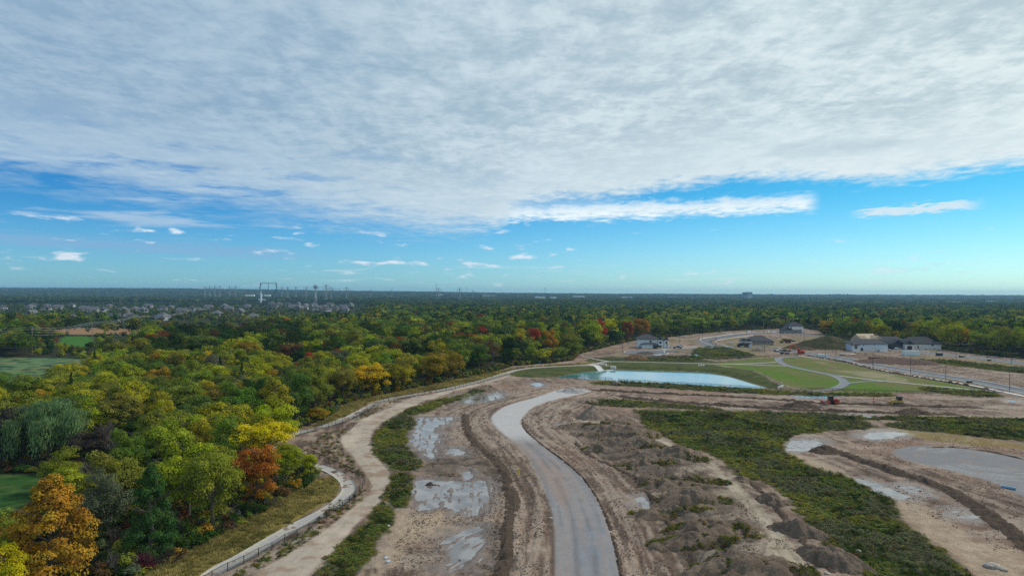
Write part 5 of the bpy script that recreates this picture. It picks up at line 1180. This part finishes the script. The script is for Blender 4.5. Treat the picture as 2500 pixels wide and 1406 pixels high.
MB().box((-9, 0, H / 2), (14, 16, H)).build('wing', simple('blue_grey_cladding', (.14, .20, .25), .7), t); MB().box((8, 0, H / 2 + 1), (19, 16, H + 2)).build('wing', simple('pale_cladding', (.33, .42, .48), .7), t)
wme = MB().box((0, 0, 0), (2.2, .3, 2.0)).mesh('window', M_GLASS)
for r_ in range(5):
    for c_ in range(9): obj('window', wme, t, (-14.5 + c_ * 3.7, -8.1, H - 3 - r_ * 3.4))
WH = [(1085,716,3000,60,'long white warehouse at the horizon left of centre'),(1195,718,2900,70,'pale warehouse row at the horizon'),(1318,721,2100,34,'bright white warehouse above the centre woods'),(1350,722,2100,20,'small white warehouse right of the bright one'),(1412,719,2600,50,'low white warehouse above the centre woods'),(1530,721,2500,45,'white warehouse right of centre at the horizon'),(1640,722,2500,40,'low grey warehouse right of centre'),(1095,711,2700,50,'dark transformer yard hall on the horizon'),(610,713,2300,34,'long white greenhouse left of the silo'),(650,713,2300,30,'white greenhouse right of the silo'),(930,716,3200,160,'pale long strip building on the horizon'),(2210,733,1700,30,'pale roof above the right woods'),(2330,734,1750,34,'long pale roof in the right woods'),(2150,731,1900,24,'grey roof in the right woods'),(2420,733,1800,28,'pale roof near the right edge'),(1255,717,2800,40,'grey low hall at the horizon middle')]
for i, (px, yt, D, w, lb) in enumerate(WH):
    D = D * 1.75; w = w * 1.5; x, g_, H = farbase(px, yt + 2.5, D); H = min(max(H, 8), 22); dark = 'dark' in lb; t = empty('warehouse', lb, 'warehouse', (x, D, g_ ), R(random.uniform(-20, 20)))
    MB().box((0, 0, H / 2 - 1), (w, 24, H + 2)).build('wall', M_DGREY if dark else (M_WHITE if 'white' in lb else M_BSHING if 'grey' in lb else M_CREAM), t); MB().box((0, 0, H + .5), (w + 1, 25, .8)).build('roof', M_BSHING if i % 2 else M_WHITE, t); MB().box((-w * .2, -12.1, 4), (5, .3, 5)).build('door', M_DGREY, t)
# --- houses
def roof_hip(w, d, h, rh, ov=.6, hip=1.0):
    a, b = w / 2 + ov, d / 2 + ov; m_ = MB(); rl = max(0, (a - b * hip)) if a >= b else 0
    if a >= b: R_ = [(-rl, 0, h + rh), (rl, 0, h + rh)]
    else: rl = max(0, b - a * hip); R_ = [(0, -rl, h + rh), (0, rl, h + rh)]
    V = [(-a, -b, h), (a, -b, h), (a, b, h), (-a, b, h), *R_, (-a, -b, h - .25), (a, -b, h - .25), (a, b, h - .25), (-a, b, h - .25)]
    Fc = ([(0, 1, 5, 4), (1, 2, 5), (2, 3, 4, 5), (3, 0, 4)] if a >= b else [(0, 1, 4), (1, 2, 5, 4), (2, 3, 5), (3, 0, 4, 5)]) + [(6, 7, 1, 0), (7, 8, 2, 1), (8, 9, 3, 2), (9, 6, 0, 3), (9, 8, 7, 6)]
    return m_.poly(V, Fc)
def roof_gable(w, d, h, rh, ov=.4, axis='x'):
    m_ = MB()
    if axis == 'x': a, b = w / 2 + ov, d / 2 + ov; V = [(-a, -b, h), (a, -b, h), (a, b, h), (-a, b, h), (-a, 0, h + rh), (a, 0, h + rh)]; Fc = [(0, 1, 5, 4), (2, 3, 4, 5), (1, 2, 5), (3, 0, 4), (3, 2, 1, 0)]
    else: a, b = w / 2 + ov, d / 2 + ov; V = [(-a, -b, h), (a, -b, h), (a, b, h), (-a, b, h), (0, -b, h + rh), (0, b, h + rh)]; Fc = [(1, 2, 5, 4), (3, 0, 4, 5), (0, 1, 4), (2, 3, 5), (3, 2, 1, 0)]
    return m_.poly(V, Fc)
def win(t, c, s, mat=M_GLASS, fr=M_WHITE, nm='window', side='y'):
    d = (s[0], .12, s[1]) if side == 'y' else (.12, s[0], s[1]); d2 = (s[0] + .35, .08, s[1] + .35) if side == 'y' else (.08, s[0] + .35, s[1] + .35)
    o = MB().box(c, d).build(nm, mat, t); MB().box(c, d2).build('frame', fr, o)
def addon(t, c, w, d, h, wm, rm, rh, kind='hip', axis='y'):
    MB().box((c[0], c[1], h / 2 - .2), (w, d, h + .4)).build('wall', wm, t); r = roof_hip(w, d, h, rh) if kind == 'hip' else roof_gable(w, d, h, rh, .4, axis)
    for v in r.b.verts: v.co.x += c[0]; v.co.y += c[1]
    r.build('roof', rm, t)
# wrapped two storey house
t = place(1588, 849, 'house', 'two storey house in pale wrap with dark hip roof beside the cul-de-sac', 'house', -8)
addon(t, (-2.5, 3, 0), 15, 11, 6.6, M_WRAP, M_SHING, 3.4); addon(t, (-1, -4.2, 0), 11, 4, 3.2, M_WRAP, M_SHING, .9); addon(t, (7, -.5, 0), 3.2, 5, 6.2, M_WHITE, M_SHING, 2.2, 'gable'); addon(t, (11.5, .5, 0), 3, 4.6, 6.0, M_WHITE, M_SHING, 2.2, 'gable'); addon(t, (9, 3, 0), 8, 8, 5.6, M_WRAP, M_SHING, 2.6)
MB().box((3.8, -6.28, 1.35), (4.6, .1, 2.5)).build('garage_door', M_DGREY, t)
for c, s in (((0, -2.56, 5.0), (1.4, 1.3)), ((7, -3.1, 4.3), (1.7, 1.6)), ((11.5, -1.9, 4.3), (1.3, 1.6)), ((-8, -2.56, .6), (1.2, .8)), ((7.2, -3.1, 1.2), (1.2, 2.2))): win(t, c, s, fr=M_WRAP)
for x_ in (12.2, 14.6): MB().box((x_, -2.8, 1.6), (.22, .22, 3.2)).build('porch_post', M_LUM, t)
MB().box((13.4, -2.3, 3.3), (3.4, 1.6, .3)).build('porch_beam', M_LUM, t)
# brick bungalow with big hip roof
t = place(1850, 841, 'house', 'grey brick bungalow with a big dark hip roof behind the black dump truck', 'house', -5)
addon(t, (1, 2, 0), 20, 14, 3.0, M_GREYB, M_SHING, 4.2); addon(t, (-8.5, -4, 0), 5, 5, 3.0, M_WHITEB, M_SHING, 2.0, 'gable'); addon(t, (-11, 1, 0), 4, 6, 2.9, M_WHITEB, M_SHING, 2.0, 'gable')
MB().box((-8.5, -6.56, 1.3), (3.4, .1, 2.4)).build('garage_door', M_CREAM, t); win(t, (2, -5.06, 1.8), (1.6, 1.2)); win(t, (7, -5.06, 1.8), (1.2, 1.2)); win(t, (-11, -2.06, 1.6), (1.0, 1.6))
# far white and brick two storey house
t = place(1932, 813, 'house', 'two storey house of white siding over grey brick at the wood edge', 'house', 4)
addon(t, (3, 1, 0), 15, 11, 7.4, M_WHITE, M_SHING2, 4.2); addon(t, (-6.5, -1, 0), 9, 10, 3.8, M_GREYB, M_SHING2, 3.6); MB().box((3, -4.6, 1.9), (11, .3, 3.8)).build('brick_base', M_GREYB, t); win(t, (-2.5, -4.56, 5.8), (1.6, 1.4)); win(t, (2, -4.8, 1.6), (2.2, 1.4)); win(t, (10.4, 0, 5.4), (1.4, 1.6), side='x')
MB().box((10.2, -5.2, 2.4), (.4, .4, 4.8)).build('porch_post', M_WHITE, t)
# row of houses at right
t = place(2123, 857, 'house', 'long white bungalow with shallow grey roof left in the row of new houses', 'house', -4)
addon(t, (0, 5, 0), 24, 12, 5.4, M_PBLUE, M_SHING, 3.2); MB().box((0.2, -1.15, 1.2), (23.6, .2, 2.8)).build('brick_base', M_WHITEB, t); addon(t, (-10.5, -1.6, 0), 4.4, 2.6, 4.6, M_WHITE, M_SHING, 1.0)
for z_ in (2.2, 3.2, 4.2): win(t, (-10.6, -2.98, z_), (2.2, .7), fr=M_CONC)
win(t, (-5.8, -1.3, 1.5), (1.5, 1.9), fr=M_CONC); win(t, (-4.5, -1.08, 4.6), (.8, .8)); win(t, (2.5, -1.08, 4.6), (.6, .8)); win(t, (3.5, -1.3, 2.4), (.5, .9))
t = place(2128, 848, 'house', 'unfinished house with bare plywood roof behind the long white bungalow', 'house', 10)
addon(t, (0, 8, 0), 14, 12, 5.4, M_WRAP, M_PLY, 4.4, 'gable', 'x'); addon(t, (4, 2, 0), 7, 8, 5.6, M_PLY, M_PLY, 3.4, 'gable', 'y'); r = MB()
for i in range(6): r.tube((-8 + i * 1.2, 1, 5.2), (-8 + i * 1.2, 6, 8.6), .12, k=4)
r.build('rafter', M_LUM, t)
t = place(2178, 850, 'house', 'white house with dark roof, gables and double garage between the bungalow and the brick house', 'house', -6)
addon(t, (0, 8, 0), 28, 14, 3.4, M_WHITE, M_SHING, 5.0); addon(t, (-.5, .2, 0), 8, 6, 3.2, M_WHITE, M_SHING, 3.2, 'gable'); addon(t, (-6, 1.4, 0), 5, 5, 3.2, M_WHITEB, M_SHING, 2.0, 'gable')
for x_ in (-5.8, -.5): MB().box((x_, -2.86 if x_ > -2 else -1.16, 1.35), (3.4, .1, 2.5)).build('garage_door', M_GLASS, t)
win(t, (5, .9, 1.8), (1.4, 1.4)); win(t, (-.5, -2.86, 4.4), (.8, .8))
t = place(2245, 853, 'house', 'white brick house with large black roof at the right end of the row', 'house', -6)
addon(t, (2, 7, 0), 26, 14, 4.2, M_WHITEB, M_SHING2, 4.8); addon(t, (-9, -2, 0), 6, 5, 4.0, M_WHITEB, M_SHING2, 2.6, 'gable'); addon(t, (-15, 4, 0), 9, 9, 3.6, M_DGREY, M_SHING2, 3.4, 'gable')
MB().box((-9, -4.56, 1.5), (3.4, .1, 2.7)).build('garage_door', M_GLASS, t); win(t, (9, -.06, 3.2), (1.3, 1.1)); win(t, (-1, -.06, 1.6), (1.0, 2.0), fr=M_WHITE)
for x_ in (5, 11): MB().box((x_, -1.0, .5), (1.6, 1.6, 1.0)).build('window_well', M_CONC, t)
# town houses at left: walls, roof, windows shared
town = [(77,774),(165,790),(268,785),(294,783),(314,781),(323,787),(398,782),(87,750),(179,749),(212,759),(230,764),(366,752),(443,764),(463,763),(484,763),(525,772),(622,779),(8,755),(70,754),(271,752),(333,757),(255,762),(120,752),(108,760),(145,757),(300,760),(350,764),(395,760),(420,754),(560,762),(585,768),(505,756),(545,752),(600,756),
 (682,747),(700,750),(713,753),(725,749),(740,752),(754,750),(765,757),(779,759),(792,754),(805,763),(814,757),(823,760),(835,756),(846,754),(857,752),(748,758),(788,764),(730,757),(664,747),(675,752),(840,762),(770,748),(810,750)]
M_TW = simple('town_siding', (.40, .41, .43), .8, .1); M_TC = simple('town_cream', (.38, .35, .29), .8, .1); M_TB = simple('town_blue', (.33, .38, .46), .8, .1)
hv = []
for i, (w, d, h, wm, rm, hip) in enumerate([(12, 10, 5.0, M_TW, M_BSHING, 1), (13, 10, 4.8, M_TC, M_BSHING, 0), (14, 11, 5.2, M_TB, M_BSHING, 0), (13, 11, 3.4, M_TAN, M_BSHING, 1), (12, 12, 5.2, M_TW, M_SHING, 1)]):
    hv.append((MB().box((0, 0, h / 2 - .5), (w, d, h + 1)).mesh('wall', wm), (roof_hip(w, d, h, 4.2) if hip else roof_gable(w, d, h, 4.2, .5, 'x')).mesh('roof', rm), MB().box((0, 0, 0), (1.6, .15, 1.4)).mesh('window', M_GLASS), w, d, h, ('white walled', 'cream walled', 'pale blue walled', 'tan brick', 'white walled dark roofed')[i]))
def ord_(i): return i
seen = {}; TH = []
for i, (px, py) in enumerate(town):
    if i > 6: px += random.uniform(-6, 6); py += random.uniform(-2.5, 2.5)
    right_ = px > 655; k = random.choice((0, 1, 1, 3, 4)) if not right_ else random.choice((0, 4, 0, 4, 1)); 
    if (px, py) == (165, 790): k = 2
    wl, rf, wn, w, d, h, wd = hv[k]
    near = 'among the dark roofed terraces near the middle' if right_ else ('right behind the ploughed field' if py > 776 else 'in the left part of the town' if px < 240 else 'in the middle of the left town' if px < 450 else 'at the right end of the left town')
    lb = f'{wd} house {near}'; seen[lb] = seen.get(lb, 0) + 1
    t = place(px, py, 'house', lb, 'house', random.choice((0, 90, 12, -20, 80)), 'houses of the distant town'); obj('wall', wl, t); obj('roof', rf, t)
    TH.append((px, t))
    if py > 745:
        for q in (-1, 1):
            for zz in ((1.6, 4.3) if h > 4 else (1.8,)):
                obj('window', wn, t, (q * w * .28, -d / 2 - .05, zz))
                o = obj('window', wn, t, (-w / 2 - .05, q * d * .25, zz)); o.rotation_euler = (0, 0, R(90))
    t.scale = (1.3, 1.3, 1.25)
ON = ['first', 'second', 'third', 'fourth', 'fifth', 'sixth', 'seventh', 'eighth', 'ninth', 'tenth', 'eleventh', 'twelfth', 'thirteenth', 'fourteenth']
by = {}
for px, t in sorted(TH, key=lambda q: q[0]): by.setdefault(t['label'], []).append(t)
for lb, ts in by.items():
    if len(ts) > 1:
        for i, t in enumerate(ts): t['label'] = f"{lb}, {ON[min(i, 13)]} from left"
# --- vehicles
def wheels(t, xs, y, r, w=.25, mat=M_RUBBER):
    for x in xs:
        for s in (-1, 1):
            o = MB().tube((0, -w / 2, 0), (0, w / 2, 0), r, k=14).build('wheel', mat, t, (x, s * y, r)); MB().tube((0, -w / 2 - .02, 0), (0, w / 2 + .02, 0), r * .5, k=10).build('rim', M_GALV, o)
def car(px, py, label, body, rz, kind='car'):
    t = place(px, py, 'parked_' + ('pickup' if kind == 'pickup' else 'car'), label, 'pickup truck' if kind == 'pickup' else 'car', rz)
    if kind == 'car':
        MB().prof([(-2.3, .35), (2.3, .35), (2.35, .75), (1.3, 1.0), (.6, 1.5), (-1.5, 1.55), (-2.25, 1.1), (-2.35, .7)], -.9, .9).build('body', body, t); MB().prof([(1.15, 1.0), (.55, 1.42), (-1.4, 1.46), (-2.0, 1.08)], -.92, .92).build('side_window', M_GLASS, t)
    else:
        MB().prof([(-2.9, .5), (2.8, .5), (2.85, 1.05), (1.6, 1.2), (.9, 1.8), (-.7, 1.85), (-.9, 1.15), (-2.9, 1.1)], -.97, .97).build('body', body, t); MB().prof([(1.45, 1.2), (.85, 1.7), (-.6, 1.74), (-.75, 1.2)], -.99, .99).build('side_window', M_GLASS, t); MB().box((-1.95, 0, 1.12), (1.7, 1.6, .08)).build('bed', M_DGREY, t)
    for s in (-.6, .6): MB().box((2.33 if kind == 'car' else 2.84, s, .72), (.06, .35, .18)).build('headlight', M_GALV, t)
    wheels(t, (-1.45, 1.45) if kind == 'car' else (-1.8, 1.8), .85, .36)
    return t
car(1640, 850, 'white car left of the vehicles by the wrapped house', M_WHITE, 8); car(1655, 851, 'dark pickup parked right of the white car by the wrapped house', M_BLACK, -20, 'pickup'); car(1660, 847, 'pale pickup partly behind the dark one', M_CAB, 10, 'pickup')
car(1904, 858, 'white pickup in the middle of three near the excavator', M_WHITE, 170, 'pickup'); car(1896, 857, 'black car left of the white pickup near the excavator', M_BLACK, 200); car(1916, 859, 'dark pickup with pale cab right of the white pickup', M_DGREY, 165, 'pickup')
car(2157, 855, 'dark pickup in front of the long white bungalow', M_BLACK, -25, 'pickup'); car(2193, 853, 'white car in front of the double garage', M_WHITE, 5); car(2168, 856, 'silver car beside the dark pickup in front of the bungalow', M_GALV, -35)
# black dump truck
t = place(1817, 847, 'dump_truck', 'black dump truck standing left of the grey brick bungalow', 'dump truck', 176)
MB().box((3.4, 0, 1.7), (2.2, 2.4, 2.2), bev=.15).build('cab', M_BLACK, t); MB().prof([(-4.6, 1.3), (2.0, 1.3), (2.0, 3.2), (-4.9, 3.2)], -1.25, 1.25).build('dump_body', M_DGREY, t); MB().box((0, 0, .95), (9, 1.0, .35)).build('chassis', M_BLACK, t); MB().box((3.9, 0, 2.3), (1.3, 2.45, .8)).build('windscreen', M_GLASS, t); MB().box((4.9, 0, 1.2), (1.0, 2.0, 1.1), bev=.1).build('bonnet', M_BLACK, t); wheels(t, (-3.6, -2.3, -.9, 4.2), 1.1, .52, .35)
# articulated hauler
t = place(1916, 837, 'articulated_hauler', 'rusty yellow brown articulated hauler left of the grassed mound', 'dump truck', 180)
MB().prof([(-5, 1.6), (.5, 1.5), (1.4, 3.6), (-5.4, 2.9)], -1.5, 1.5).build('dump_body', M_RUSTY, t); MB().box((3.0, 0, 1.9), (2.8, 2.6, 1.3), bev=.15).build('bonnet', M_YEL, t); MB().box((1.9, 0, 2.6), (1.4, 1.6, 2.0), bev=.1).build('cab', M_YEL, t); MB().box((1.95, 0, 3.0), (1.2, 1.7, .9)).build('window', M_GLASS, t); MB().box((-1, 0, 1.2), (8, 1.0, .5)).build('chassis', M_RUSTY, t); wheels(t, (-3.8, -2.0, 2.6), 1.25, .85, .6)
# excavator
t = place(1955, 863, 'excavator', 'orange crawler excavator digging in front of the black soil pile', 'excavator', 150)
for s in (-1, 1): o = MB().prof([(-2, .1), (2, .1), (2.4, .5), (2, .95), (-2, .95), (-2.4, .5)], s * 1.2 - .3, s * 1.2 + .3).build('track', M_RUBBER, t); MB().box((0, s * 1.2, .5), (3.6, .64, .4)).build('track_frame', M_ORNG, o)
MB().prof([(-2.6, 1.1), (2, 1.1), (2, 2.1), (-1.6, 2.3), (-2.6, 2.1)], -1.3, 1.3).build('upper_body', M_ORNG, t); MB().box((1.1, .75, 2.2), (1.6, 1.0, 1.9), bev=.1).build('cab', M_ORNG, t); MB().box((1.15, .75, 2.45), (1.64, 1.04, 1.0)).build('window', M_GLASS, t)
MB().prof([(1.2, 1.8), (1.9, 1.8), (4.0, 5.0), (6.2, 5.4), (6.2, 5.9), (3.5, 5.6)], -.3, .1).build('boom', M_ORNG, t); MB().prof([(5.9, 5.9), (6.5, 5.8), (7.0, 2.2), (6.6, 2.1)], -.25, .05).build('stick', M_ORNG, t); MB().prof([(6.4, 2.3), (7.3, 2.2), (7.6, 1.4), (6.9, .9), (6.2, 1.5)], -.6, .4).build('bucket', M_RUSTY, t)
# soil compactor
t = place(2027, 986.5, 'road_roller', 'orange single drum roller with black cab on the haul road', 'road roller', 180)
MB().tube((1.9, -1.05, .75), (1.9, 1.05, .75), .75, k=24).build('drum', M_GALV, t); fr = MB(); [fr.box((1.9, s * 1.2, .85), (2.3, .18, .6), bev=.04) for s in (-1, 1)]; fr.box((3.0, 0, 1.0), (.25, 2.5, .6), bev=.05); fr.box((.7, 0, .95), (.4, 2.4, .6), bev=.05); fr.build('drum_frame', M_ORNG, t)
MB().prof([(-3.1, .9), (-.9, .8), (-.9, 2.0), (-1.6, 2.15), (-2.9, 1.75), (-3.2, 1.3)], -.95, .95).build('engine_cover', M_ORNG, t); cb = MB(); cb.box((-.1, 0, 1.9), (1.5, 1.6, 1.9), bev=.06); cb.build('cab', M_BLACK, t); MB().box((-.1, 0, 2.15), (1.54, 1.64, 1.0)).build('window', M_GLASS, t); MB().box((-.1, 0, 2.92), (1.8, 1.8, .12)).build('cab_roof', M_DGREY, t)
for s in (-1, 1):
    o = MB().tube((0, -.28, 0), (0, .28, 0), .78, k=18).build('wheel', M_RUBBER, t, (-1.7, s * .95, .78)); MB().tube((0, -.3, 0), (0, .3, 0), .38, k=12).build('rim', M_ORNG, o)
# bulldozer
t = place(2190, 988.5, 'bulldozer', 'tan yellow bulldozer with dark cab on the haul road', 'bulldozer', 180)
for s in (-1, 1):
    o = MB().prof([(-2.0, .05), (1.5, .05), (2.0, .45), (1.6, .85), (-1.9, .85), (-2.3, .45)], s * .95 - .28, s * .95 + .28).build('track', M_RUBBER, t); MB().box((-.2, s * .95, .45), (3.0, .6, .3)).build('track_frame', M_YEL, o)
MB().prof([(-.2, .8), (2.0, .8), (2.0, 1.7), (1.5, 1.9), (-.2, 1.9)], -.65, .65).build('engine_cover', M_YEL, t); MB().box((-1.0, 0, 1.2), (1.8, 1.6, .8), bev=.05).build('rear_body', M_YEL, t); MB().box((-.8, 0, 2.2), (1.5, 1.4, 1.5), bev=.05).build('cab', M_DGREY, t); MB().box((-.8, 0, 2.35), (1.54, 1.44, .9)).build('window', M_GLASS, t); MB().box((-.8, 0, 3.0), (1.8, 1.7, .12)).build('cab_roof', M_DGREY, t); MB().prof([(2.6, .1), (2.75, .1), (2.65, .7), (2.85, 1.3), (2.7, 1.3), (2.5, .7)], -1.6, 1.6).build('blade', M_YEL, t)
for s in (-.85, .85): MB().box((1.9, s, .5), (1.6, .15, .2)).build('push_arm', M_YEL, t)
# --- site clutter
def crate(px, py, d, mat, label, name='site_container', cat='container', rz=0, lid=M_CONC):
    t = place(px, py, name, label, cat, rz); MB().box((0, 0, d[2] / 2), d, bev=.04).build('body', mat, t); MB().box((0, 0, d[2] + .05), (d[0] + .1, d[1] + .1, .1)).build('lid', lid, t); r = MB()
    for x_ in np.linspace(-d[0] * .42, d[0] * .42, 6): r.box((x_, -d[1] / 2 - .04, d[2] / 2), (.08, .08, d[2] * .9))
    r.build('rib', mat, t)
crate(2223, 867, (10.5, 2.6, 3.0), M_CAB, 'pale blue white site container in front of the black roofed house', rz=-3); crate(2007, 871, (6, 2.4, 1.7), M_CAB, 'white site box left of the straight road'); crate(1785, 841, (3, 2.2, 1.8), M_CREAM, 'small pale box near the curved road')
crate(2293, 868, (3.4, 2.4, 2.0), M_DGREY, 'dark grey bin by the far road', 'waste_bin', 'bin'); crate(2367, 934, (2.2, 1.2, .9), M_DGREY, 'small dark generator on the near kerb', 'generator', 'generator'); crate(1909, 864, (2, 1.5, 1.5), M_DGREY, 'left of two black boxes in front of the pickups', 'black_box', 'box'); crate(1921, 865, (2.6, 1.5, 1.3), M_DGREY, 'right of two black boxes in front of the pickups', 'black_box', 'box')
crate(2155, 858, (4.6, 2, 1.9), M_WHITE, 'low white trailer before the long white bungalow', 'trailer', 'trailer'); crate(1831, 849, (1.3, 1.3, 2.4), M_PBLUE, 'pale blue portable toilet right of the dump truck', 'portable_toilet', 'toilet')
crate(2349, 872, (3, 2, 1.1), M_DGREY, 'small black skip on the far road', 'skip', 'skip'); crate(2415, 881, (1.6, 1.4, 1.0), M_DGREY, 'second small dark skip on the far road', 'skip', 'skip'); crate(1937, 833, (2.6, 1.5, 1.2), M_BLACK, 'small black box beside the hauler', 'black_box', 'box')
for i, (x_, n_, lb) in enumerate(((2129, 3, 'left small stack of rusty trench panels'), (2142, 8, 'main stack of rusty trench panels beside the straight road'), (2161, 5, 'right stack of rusty trench panels'))):
    t = place(x_, 880, 'panel_stack', lb, 'steel panels', 10)
    for q in range(n_): MB().box((q * .75 - n_ * .37, random.uniform(-.4, .4), .95), (.18, 3.2, 1.9 + random.uniform(-.3, .4)), random.uniform(-.2, .2)).build('panel', M_RUSTY, t)
for i, (px, py, lb) in enumerate(((2062, 868, 'open black trench box left of the spoil bank'), (2077, 868, 'second open black trench box near the spoil bank'))):
    t = place(px, py, 'trench_box', lb, 'trench box', -3); MB().box((0, 0, .6), (5.4, 2.2, 1.2)).build('body', M_BLACK, t); MB().box((0, 0, 1.25), (5.8, 2.6, .12)).build('rim', M_WHITE, t)
for px, py, lb in ((2133, 981, 'orange marker barrel between roller and bulldozer'), (1770, 966, 'rust coloured marker barrel on the haul road before the pond')):
    t = place(px, py, 'marker_barrel', lb, 'barrel'); MB().tube((0, 0, 0), (0, 0, 1.5), .32, .25, 12).build('barrel', M_ORNG, t); MB().tube((0, 0, .6), (0, 0, .85), .33, .31, 12).build('band', M_WHITE, t)
t = place(2462, 1194, 'drain_pipe', 'short blue plastic drain pipe on the gravel turnaround', 'pipe', -52); P_ = MB(); P_.tube((-1.3, 0, .28), (1.3, 0, .28), .26, k=18).build('barrel', simple('blue_plastic', (.16, .33, .50), .4), t); MB().tube((-1.32, 0, .28), (-1.1, 0, .28), .30, k=18).build('collar', M_PBLUE, t)
t = place(1266, 1159, 'hydrant_marker', 'small yellow marker post left of the gravel road', 'marker'); MB().tube((0, 0, 0), (0, 0, 1.2), .16, k=8).build('post', simple('yellow_plastic', (.65, .45, .03), .5), t); MB().box((0, 0, 1.1), (.5, .15, .3)).build('plate', M_YEL, t)
for px, py, s_, lb in ((2424,1384,1.2,'large pale flat boulder at the lower right'),(2448,1392,.7,'smaller pale slab beside the large flat boulder'),(2020,1402,.5,'pale stone at the right foot of the light track'),(1664,1180,.7,'white rounded stone on the stony low heap'),(1345,1266,.4,'pale stone on the gravel road'),(2095,1346,.5,'pale stone in the weed field')):
    x, y = W(px, py); bm = bmesh.new(); bmesh.ops.create_icosphere(bm, subdivisions=2, radius=s_); 
    for v in bm.verts: v.co *= random.uniform(.82, 1.12); v.co.z *= .42
    me = bpy.data.meshes.new('boulder'); bm.to_mesh(me); bm.free(); me.materials.append(M_ROCK); prop(obj('boulder', me, None, (x, y, tz(x, y) + s_ * .2)), lb, 'boulder')
for i, (px, py) in enumerate(((948,1285),(943,1362),(948,1374),(1240,1130),(1480,1160),(1340,1360),(2250,1166),(2300,1260),(1600,975),(1990,975))):
    t = place(px, py, 'survey_stake', ('white litter bag by the weed strip', 'blue tinted plastic scrap on the bare soil', 'second blue plastic scrap on the bare soil', 'short wooden survey stake left of the gravel bend', 'short wooden survey stake right of the gravel road', 'orange topped survey stake on the gravel edge', 'survey stake on the cleared lot', 'survey stake in the muddy part of the lot', 'survey stake on the haul road', 'survey stake near the wet strip')[i], 'stake'); 
    if i < 3: MB().box((0, 0, .12), (.6, .4, .25), .5, bev=.05).build('sheet', M_WHITE if i == 0 else M_PBLUE, t); t.name = 'plastic_scrap'; t['category'] = 'litter'
    else: MB().box((0, 0, .5), (.07, .07, 1.1)).build('stake', M_LUM, t); MB().box((0, 0, 1.0), (.1, .1, .15)).build('flag', M_ORNG, t)
t = place(1605, 871, 'concrete_slab', 'pale slab lying on the dark pile at the cul-de-sac', 'slab', 0); MB().box((0, 0, 1.2), (5, 2.4, .5), bev=.05).build('slab', M_WHITE, t)
for px, py, lb in ((1876, 813, 'round white wrapped bale left of the white bags at the wood edge'), (1886, 813, 'white wrapped bag pile left of the far two storey house'), (1893, 813, 'right end of the white bag pile by the far two storey house'), (1828, 812, 'white bag beside the far lamp')):
    t = place(px, py, 'wrapped_pallet', lb, 'wrapped pallet', 5); MB().box((0, 0, 1.0), (2.8, 2.0, 2.0), taper=.7, bev=.3).build('wrap', M_WHITE, t); MB().box((0, 0, .05), (3, 2.2, .15)).build('pallet', M_LUM, t)
for px, py, lb in ((1612, 852, 'lumber stack in front of the wrapped house'), (1868, 846, 'lumber stack right of the grey brick bungalow'), (2096, 862, 'lumber stack below the long white bungalow'), (2205, 858, 'lumber stack between the white car and the container'), (2280, 858, 'lumber stack right of the black roofed house')):
    t = place(px, py, 'lumber_stack', lb, 'lumber stack', random.uniform(-20, 20)); 
    for q in range(3): MB().box((random.uniform(-.2, .2), q * .55 - .55, .45), (4.5, .5, .8)).build('board_bundle', M_LUM, t)
# air
hb = MB().box((0, 7000, 55), (21000, 15400, 150)).build('haze', M_WHITE); hb.data.materials.clear(); mh = bpy.data.materials.new('haze'); mh.use_nodes = True; mh.node_tree.nodes.clear(); n = NT(mh.node_tree)
pv = n.new('ShaderNodeVolumePrincipled'); pv.inputs['Color'].default_value = (.38, .70, 1.0, 1); pv.inputs['Density'].default_value = HAZE; pv.inputs['Anisotropy'].default_value = .2
o = n.new('ShaderNodeOutputMaterial'); n.l.new(pv.outputs[0], o.inputs['Volume']); hb.data.materials.append(mh); prop(hb, kind='stuff', label='faint blue haze over the land', cat='haze')
